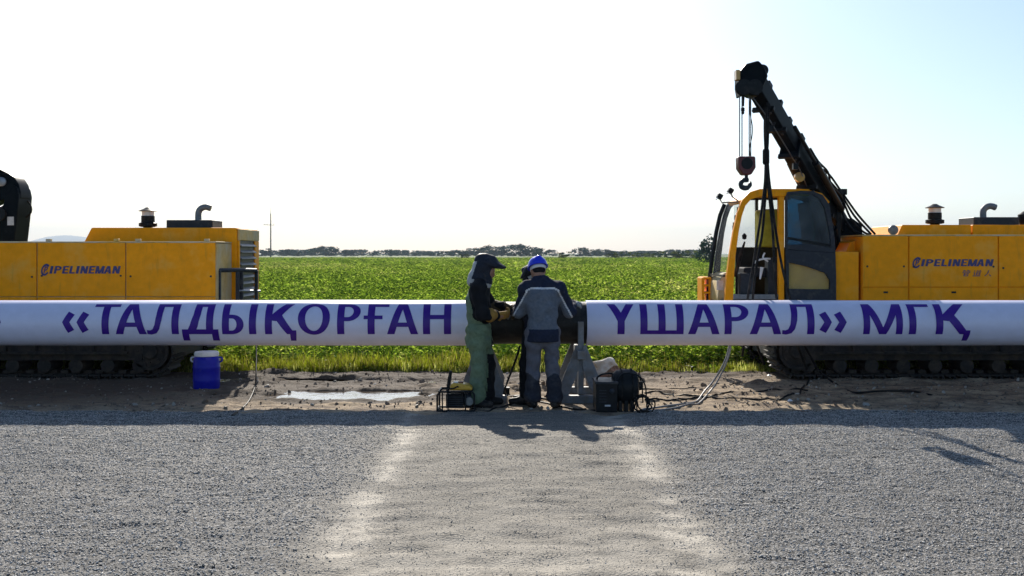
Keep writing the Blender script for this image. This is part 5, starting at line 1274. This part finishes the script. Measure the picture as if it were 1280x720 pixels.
legs(t, "trousers", JB, .98, [M['trouser'], M['gaiter']], lambda c: np.where((c[:, 2] < .36 + .05 * np.sin(c[:, 0] * 20)), 1, 0), .075, .95, 5, .010, 1.18)
boots(t, JB, M['boot']); gloves(t, JB, M['greyglove'], 'lr', .4)
hb = np.array(HB)
def helmet(t, hc, Mh, mat, bandmat):
    Mh = np.array(Mh); o3 = Matrix(Mh.tolist())
    w3 = lambda x, y, z: hc + Mh @ np.array([x, y, z])
    pr = [ell(w3(0, -.008, .065), [.112, .132, .105], Mh), cone(w3(0, -.09, .122), w3(0, .08, .128), .035, .035), cone(w3(-.05, .105, .06), w3(.05, .105, .06), .03, .03), cone(w3(-.035, .14, .052), w3(.035, .14, .052), .016, .016)]
    def post(X, D):
        q = (X - hc) @ Mh
        inner = np.sqrt((q[..., 0] / .098) ** 2 + ((q[..., 1] + .008) / .118) ** 2 + ((q[..., 2] - .06) / .09) ** 2) - 1
        return np.maximum(np.maximum(D, .040 - q[..., 2]), -inner * .09)
    h = sdf_build("helmet", pr, .0065, mat, t, .02, post)
    # rim and head band
    mb = MB(); ring = [A for A in [Vector(w3(.117 * math.cos(a), -.008 + .137 * math.sin(a), .042)) for a in np.linspace(0, 2 * math.pi, 41)]]
    off = ROOT[t]; mb.tube([p + off for p in ring], .0065, 6); build("helmet_rim", mb, mat, h, True)
    mb = MB(); V = []; Fc = []; n_ = 36
    for zz, k in ((.038, 1.0), (.0, .965)):
        for i in range(n_):
            a = 2 * math.pi * i / n_; V.append(Vector(w3(.094 * k * math.cos(a), -.012 + .113 * k * math.sin(a), zz)) + off)
    for i in range(n_): Fc.append((i, (i + 1) % n_, n_ + (i + 1) % n_, n_ + i))
    mb.add(V, Fc); bd = build("head_band", mb, bandmat, h, True); s_ = bd.modifiers.new("thick", 'SOLIDIFY'); s_.thickness = .006
    return h
helmet(t, hb, MB_, M['bluehat'], M['whiteplastic'])
pr = [ell(hb + np.array(MB_) @ np.array([0, -.05, -.0]), [.078, .055, .06], MB_)]
sdf_build("hair", pr, .008, M['black'], t, .02)

# --- third worker, masked, mostly hidden behind the man in the blue helmet
C0 = Vector((.265, 11.90, 0.0))
t = thing("person", C0, "masked worker in dark clothes hidden behind the man in the blue helmet", "person")
JC = dict(T=rotm(0, 0, 60), neck=(-.01, .0, 1.415), chest=(-.005, .0, 1.19), pelvis=(.02, 0, .90),
          shr=(-.06, .15, 1.33), elr=(-.12, .20, 1.08), wrr=(-.22, .19, 1.14), handr=((-.9, .2, .1), (.1, .3, -.8)),
          shl=(-.02, -.15, 1.33), ell=(-.09, -.10, 1.07), wrl=(-.23, .02, 1.12), handl=((-.9, .3, .0), (.1, .4, -.7)),
          hipr=(-.02, .08, .85), knr=(-.075, .085, .48), anr=(-.06, .09, .10), toer=(-1, .3, 0),
          hipl=(-.04, -.07, .85), knl=(-.105, -.07, .48), anl=(-.105, -.07, .10), toel=(-1, -.1, 0))
HC = (-.0, .0, 1.515); MC = rotm(-22, 0, 80)
body(t, JC, HC, MC)
jacket(t, "jacket", JC, .93, [M['navy']], None, .74, 6, .006)
legs(t, "trousers", JC, .86, [M['black']], None, .06, .93, 7, .006, 1.0)
boots(t, JC, M['boot']); gloves(t, JC, M['greyglove'], 'lr', .5)
hcC = np.array(HC)
helmet(t, hcC, MC, M['dark'], M['whiteplastic'])
w3 = lambda x, y, z: hcC + np.array(MC) @ np.array([x, y, z])
pr = [ell(w3(0, .085, -.02), [.098, .062, .125], MC), cone(w3(0, .07, -.13), w3(0, .03, -.16), .06, .05)]
sdf_build("face_mask", pr, .008, M['dark'], t, .03, lambda X, D: np.maximum(D, -(((X - hcC) @ np.array(MC))[..., 1] - .06)))

# ------------------------------------------------------------------ equipment on the ground
# blue barrel
D = 13.3; bx = (258.2 - 640) * D / F; z0 = -.03
t = thing("barrel", (bx, D, z0), "blue plastic barrel with white screw lid standing by the left machine", "barrel")
mb = MB(); mb.lathe([(.145, 0), (.166, .012), (.172, .04), (.174, .13), (.178, .145), (.174, .16), (.176, .30), (.180, .315), (.175, .33), (.170, .41), (.160, .445), (.140, .468), (.138, .475)], (bx, D, z0), 32); build("barrel_body", mb, M['bluebarrel'], t, True)
mb = MB(); mb.lathe([(.150, .462), (.156, .466), (.156, .512), (.150, .522), (.05, .524)], (bx, D, z0), 32)
for i in range(24):
    a = i * math.pi / 12; mb.obox((bx + .157 * math.cos(a), D + .157 * math.sin(a), z0 + .49), .006, .012, .036, Matrix.Rotation(a, 3, 'Z'))
build("lid", mb, M['whiteplastic'], t, True)
for s in (-1, 1):
    mb = MB(); mb.tube(spline([(bx + s * .15, D, z0 + .445), (bx + s * .20, D, z0 + .44), (bx + s * .205, D, z0 + .40), (bx + s * .172, D, z0 + .38)], 5), .011, 7); build("handle", mb, M['whiteplastic'] if s < 0 else M['bluebarrel'], t, True)

# small generator in a tube cage with a yellow tank, at the welder's feet
g = GP(570, 515); D = g.y; u = D / F; x = lambda px: (px - 640) * u; z = lambda py: CH - (py - HZ) * u
t = thing("generator", (g.x, D + .15, 0), "small black generator in a tube cage with yellow tank by the welder's feet", "generator")
for yy in (D, D + .34):
    mb = MB(); mb.tube([(x(546.5), yy, z(514)), (x(546.5), yy, z(494)), (x(549), yy, z(490)), (x(590), yy, z(489.5)), (x(593), yy, z(493)), (x(593), yy, z(514)), (x(546.5), yy, z(514))], .011, 8); build("cage_frame", mb, M['dark'], t, True)
for px, py in ((546.5, 513), (593, 513), (549, 490), (590, 489.5)):
    mb = MB(); mb.tube([(x(px), D, z(py)), (x(px), D + .34, z(py))], .011, 8); build("cage_bar", mb, M['dark'], t, True)
for px in (553, 560, 582):
    mb = MB(); mb.tube([(x(px), D - .004, z(513)), (x(px), D - .004, z(490.5))], .008, 6); build("cage_bar", mb, M['dark'], t, True)
mb = MB(); mb.box(x(557), x(579), D + .03, D + .30, z(511), z(493)); build("engine_block", mb, M['rubber'], t, bevel=.015)
for i in range(6):
    mb = MB(); mb.box(x(557.5), x(579.5), D + .018, D + .03, z(509.5 - i * 2.6), z(510.5 - i * 2.6)); build("cooling_fin", mb, M['frame'], t)
mb = MB(); mb.lathe([(.02, -.05), (.085, -.05), (.09, 0), (.085, .03), (.03, .035)], (x(585), D + .15, z(503)), 18, 0, 'x'); build("alternator", mb, M['frame'], t, True)
mb = MB(); mb.lathe([(.0, -.02), (.045, -.02), (.05, -.005), (.02, 0)], (x(586.5), D + .02, z(502)), 16, 0, 'y'); build("dial", mb, M['grille'], t, True)
mb = MB(); mb.prism([(x(561), z(489)), (x(563), z(481)), (x(567), z(479.5)), (x(577), z(480.5)), (x(589), z(484)), (x(590.5), z(489))], D + .05, D + .29); tk = build("fuel_tank", mb, M['yellowtank'], t, bevel=.02, segs=3)
mb = MB(); mb.cyl((x(575), D + .16, z(482)), (x(575), D + .16, z(479)), .03, 14); build("fuel_cap", mb, M['red'], tk, True)
mb = MB(); mb.cyl((x(569), D + .10, z(480.5)), (x(569), D + .10, z(478.5)), .028, 14); build("fuel_cap", mb, M['whiteplastic'], tk, True)
mb = MB(); mb.tube([(x(559), D + .08, z(490)), (x(561.5), D + .08, z(474)), (x(563), D + .08, z(464.5))], [.018, .022, .016], 8); build("exhaust_stack", mb, M['dark'], t, True)
mb = MB(); mb.tube(spline([(x(575), D + .08, z(488)), (x(572), D + .05, z(484)), (x(566), D + .03, z(486)), (x(552), D + .05, z(487)), (x(550), D + .05, z(492))], 5), .009, 6); build("cable", mb, M['rubber'], t, 'all')

# black power unit: square case with a drum, cage and hoses
g = GP(774, 516); D = g.y; u = D / F
t = thing("power_unit", (g.x, D + .2, 0), "black welding power unit with square case and round drum, right of the stand", "power unit")
mb = MB(); mb.box(x(745), x(772), D, D + .42, z(515.5), z(479.5)); cs = build("case", mb, M['dark'], t, bevel=.012)
mb = MB(); mb.box(x(744), x(773), D - .01, D + .43, z(480), z(477.3)); build("case_lid", mb, M['frame'], cs, bevel=.005)
for i in range(5):
    mb = MB(); mb.box(x(749), x(758), D - .004, D + .002, z(502 - i * 3.6), z(503.2 - i * 3.6)); build("vent_slot", mb, M['frame'], cs)
mb = MB(); mb.lathe([(.0, -.002), (.03, -.004), (.03, -.02), (.012, -.03)], (x(765), D, z(489)), 12, 0, 'y'); build("knob", mb, M['frame'], cs, True)
mb = MB(); mb.box(x(756), x(763), D - .006, D + .001, z(508), z(506)); build("sticker", mb, M['greylabel'], cs)
mb = MB(); mb.tube(spline([(x(748), D + .2, z(478)), (x(749), D + .2, z(474)), (x(757), D + .2, z(470)), (x(768), D + .2, z(470)), (x(771), D + .2, z(478))], 5), .011, 7); build("handle", mb, M['dark'], t, True)
mb = MB(); mb.lathe([(.06, -.17), (.15, -.165), (.185, -.12), (.20, -.05), (.20, .06), (.17, .11), (.12, .13), (.05, .135)], (x(786), D + .2, z(486)), 26, 0, 'x'); dr = build("motor_drum", mb, M['dark'], t, True)
for q in range(2):
    xx = x(786) - .07 + q * .12
    mb = MB(); mb.lathe([(.198, -.006), (.212, -.004), (.212, .004), (.198, .006)], (xx, D + .2, z(486)), 26, 0, 'x'); build("drum_rib", mb, M['rubber'], dr, True)
mb = MB(); mb.cyl((x(797), D + .2, z(486)), (x(804), D + .2, z(486)), .045, 14); mb.cyl((x(803), D + .2, z(490)), (x(803), D + .2, z(480)), .035, 12); build("outlet", mb, M['rubber'], dr, True)
for px in (776, 783.5, 791):
    mb = MB(); mb.box(x(px) - .02, x(px) + .025, D + .06, D + .34, z(516), z(502)); build("foot", mb, M['dark'], t, bevel=.005)
for dy in (.03, .37):
    mb = MB(); mb.tube(spline([(x(772), D + dy, z(476)), (x(779), D + dy, z(467.5)), (x(790), D + dy, z(467)), (x(801), D + dy, z(472)), (x(807), D + dy, z(483)), (x(808.5), D + dy, z(498)), (x(809), D + dy, z(510))], 5), .009, 6); build("cage_bar", mb, M['dark'], t, True)

# coils of cable beside it
t_ = MB(); r_ = random.Random(3); cx, cy = x(800), D - .02
pts = []
for i in range(40):
    a = i * .62; rad = .09 + .035 * math.sin(i * .9) + .02 * r_.random()
    pts.append((cx + rad * math.cos(a) * .9 + .0015 * i, cy + .10 * math.sin(a) * .5, max(.02, .10 + .085 * math.sin(a) + .02 * math.sin(i * 1.7))))
t_.tube(spline(pts, 4), .0085, 6)
tag(build("cable_coil", t_, M['rubber'], smooth='all'), "tangled coil of thin black cable lying right of the power unit", "cable")

# cloth bundle behind the stand
D = 12.95; u = D / F
t = thing("cloth_bundle", (x(758), D, -.01), "soiled white and brown cloth bundle heaped behind the power unit", "cloth bundle")
o3 = Vector((x(758), D, -.01))
pr = [ell((-.02, 0, .16), [.16, .14, .16]), ell((.05, .02, .24), [.11, .10, .09]), cone((-.15, 0, .28), (.04, 0, .31), .045, .06), ell((.10, -.03, .12), [.12, .12, .12]), cone((-.17, .02, .22), (-.2, .02, .02), .05, .08), ell((0, 0, .05), [.22, .17, .09])]
zs = np.array([1, 1, 1.3]); pr = [(p[0], p[1] * zs, p[2] * zs) + tuple(p[3:]) for p in pr]
sdf_build("cloth", pr, .011, [M['rag'], M['brownrag']], t, .05, lambda X, D_: np.maximum(folds(X, D_, .012, (17, 21, 13), 8), .0 - X[..., 2]), lambda c: (c[:, 2] < .30 + .06 * np.sin(c[:, 0] * 14)).astype(int))
# little box by the left stand
g = GP(632, 494); D = g.y; u = D / F
mb = MB(); mb.box(x(627), x(637), D, D + .09, -.005, z(486)); mb.box(x(626.5), x(637.5), D - .003, D + .093, z(486.2), z(484.6)); tag(build("tool_box", mb, M['dark'], bevel=.006), "tiny black box on the dirt between the welder and the blue helmet worker", "box")

# cables
def gz_(X, Y): return float(np.where(Y > edge_y(X) + .05, h_dirt(np.array(float(X)), np.array(float(Y))), h_grav(np.array(float(X)), np.array(float(Y)))))
def ground_cable(pts, r, lab, mat='rubber', group=None, name="cable"):
    q = []
    for p in pts:
        if len(p) == 2:
            v = GP(*p); v.z = max(gz_(v.x, v.y), -.015) + r
        else: v = P(*p)
        q.append(v)
    sp = spline(q, 10); ng = [i for i, p in enumerate(pts) if len(p) == 2]
    if len(ng) == len(pts):
        for v in sp: v.z = max(gz_(v.x, v.y), -.018) + r * .9
    mb = MB(); mb.tube(sp, r, 7); o = build(name, mb, M[mat], smooth='all'); tag(o, lab, "cable", group); return o
gr = "cables around the pipe"
M['greycable'] = simple("grey_cable_sheath", (.16, .16, .165), .45)
ground_cable([(913, 420, 12.85), (910, 440, 12.8), (903, 458, 12.75), (892, 476, 12.75), (880, 490, 12.6), (871, 501.5), (856, 507), (835, 510), (812, 511.5), (803, 512)], .012, "grey cable curving from under the white pipe down to the power unit", 'greycable')
ground_cable([(915, 420, 12.95), (912, 441, 12.9), (906, 458, 12.85), (896, 478, 12.8), (886, 491, 12.65), (873, 504), (862, 507.5), (840, 511), (815, 513), (800, 514)], .011, "second grey cable running just right of its twin under the pipe", 'greycable')
ground_cable([(806, 492), (822, 491), (845, 494), (880, 495.5), (905, 492), (935, 490), (975, 488.5), (1010, 490)], .010, "black cable on the dirt running rightward, farther from the camera", 'rubber')
ground_cable([(806, 501), (826, 500), (852, 499.5), (878, 496.5), (900, 498.5), (930, 499), (960, 500), (988, 498), (1001, 490), (1010, 478), (1012, 470)], .012, "black cable on the dirt curling up toward the right machine's track", 'rubber')
ground_cable([(1022, 462, 13.35), (1036, 474, 13.35), (1050, 485), (1068, 491.5), (1100, 492.5), (1140, 491), (1165, 494)], .014, "black hose lying in the shade before the right machine's track", 'rubber')
ground_cable([(320.2, 340, 15.07), (320.2, 372, 14.9), (320.5, 430, 13.9), (320, 470, 13.2), (318.5, 489), (312, 500), (304, 509), (296, 517), (290, 521)], .011, "thin black cable hanging from the left machine's guard rail to the ground", 'rubber')
ground_cable([(650, 432, 12.1), (646, 446, 12.05), (640, 462, 12.05), (634, 478, 12.0), (631, 487, 11.95), (634, 496.5), (645, 498), (662, 497.5), (690, 501)], .013, "thin dark welding lead hanging between the two standing workers", 'rubber')
ground_cable([(590, 512), (612, 514), (640, 506), (668, 502), (700, 509), (735, 513), (752, 515)], .010, "black cable on the ground linking generator and power unit", 'rubber')
ground_cable([(793, 487.5), (820, 486.5), (846, 485), (880, 484), (905, 481), (925, 478)], .007, "thinnest cable on the dirt, farthest from the camera", 'rubber')
# white scraps of litter
for k, (px, py, lb) in enumerate(((988, 501.5, "white paper scrap on the dirt near the right machine"), (962, 471, "tiny white scrap beside the right track's front end"))):
    g = GP(px, py); g.z = gz_(g.x, g.y)
    mb = MB(); mb.add([g + Vector((-.03, 0, .004)), g + Vector((.028, -.012, .012)), g + Vector((.034, .03, .016)), g + Vector((0, .04, .035)), g + Vector((-.03, .03, .012))], [(0, 1, 3), (1, 2, 3), (0, 3, 4)])
    tag(build("litter", mb, M['whiteplastic']), lb, "litter")

# ------------------------------------------------------------------ the air
m = bpy.data.materials.new("haze"); m.use_nodes = True; n = m.node_tree; n.nodes.clear()
o_ = n.nodes.new("ShaderNodeOutputMaterial"); v = n.nodes.new("ShaderNodeVolumePrincipled")
v.inputs["Color"].default_value = (.72, .86, 1.0, 1); v.inputs["Density"].default_value = .00014; v.inputs["Anisotropy"].default_value = .0
n.links.new(v.outputs[0], o_.inputs["Volume"])
mb = MB(); mb.box(-8900, 8900, -55, 9500, -1.13, 240)
kind(build("haze", mb, m, loc=(0, 4700, -1.13)), 'stuff')
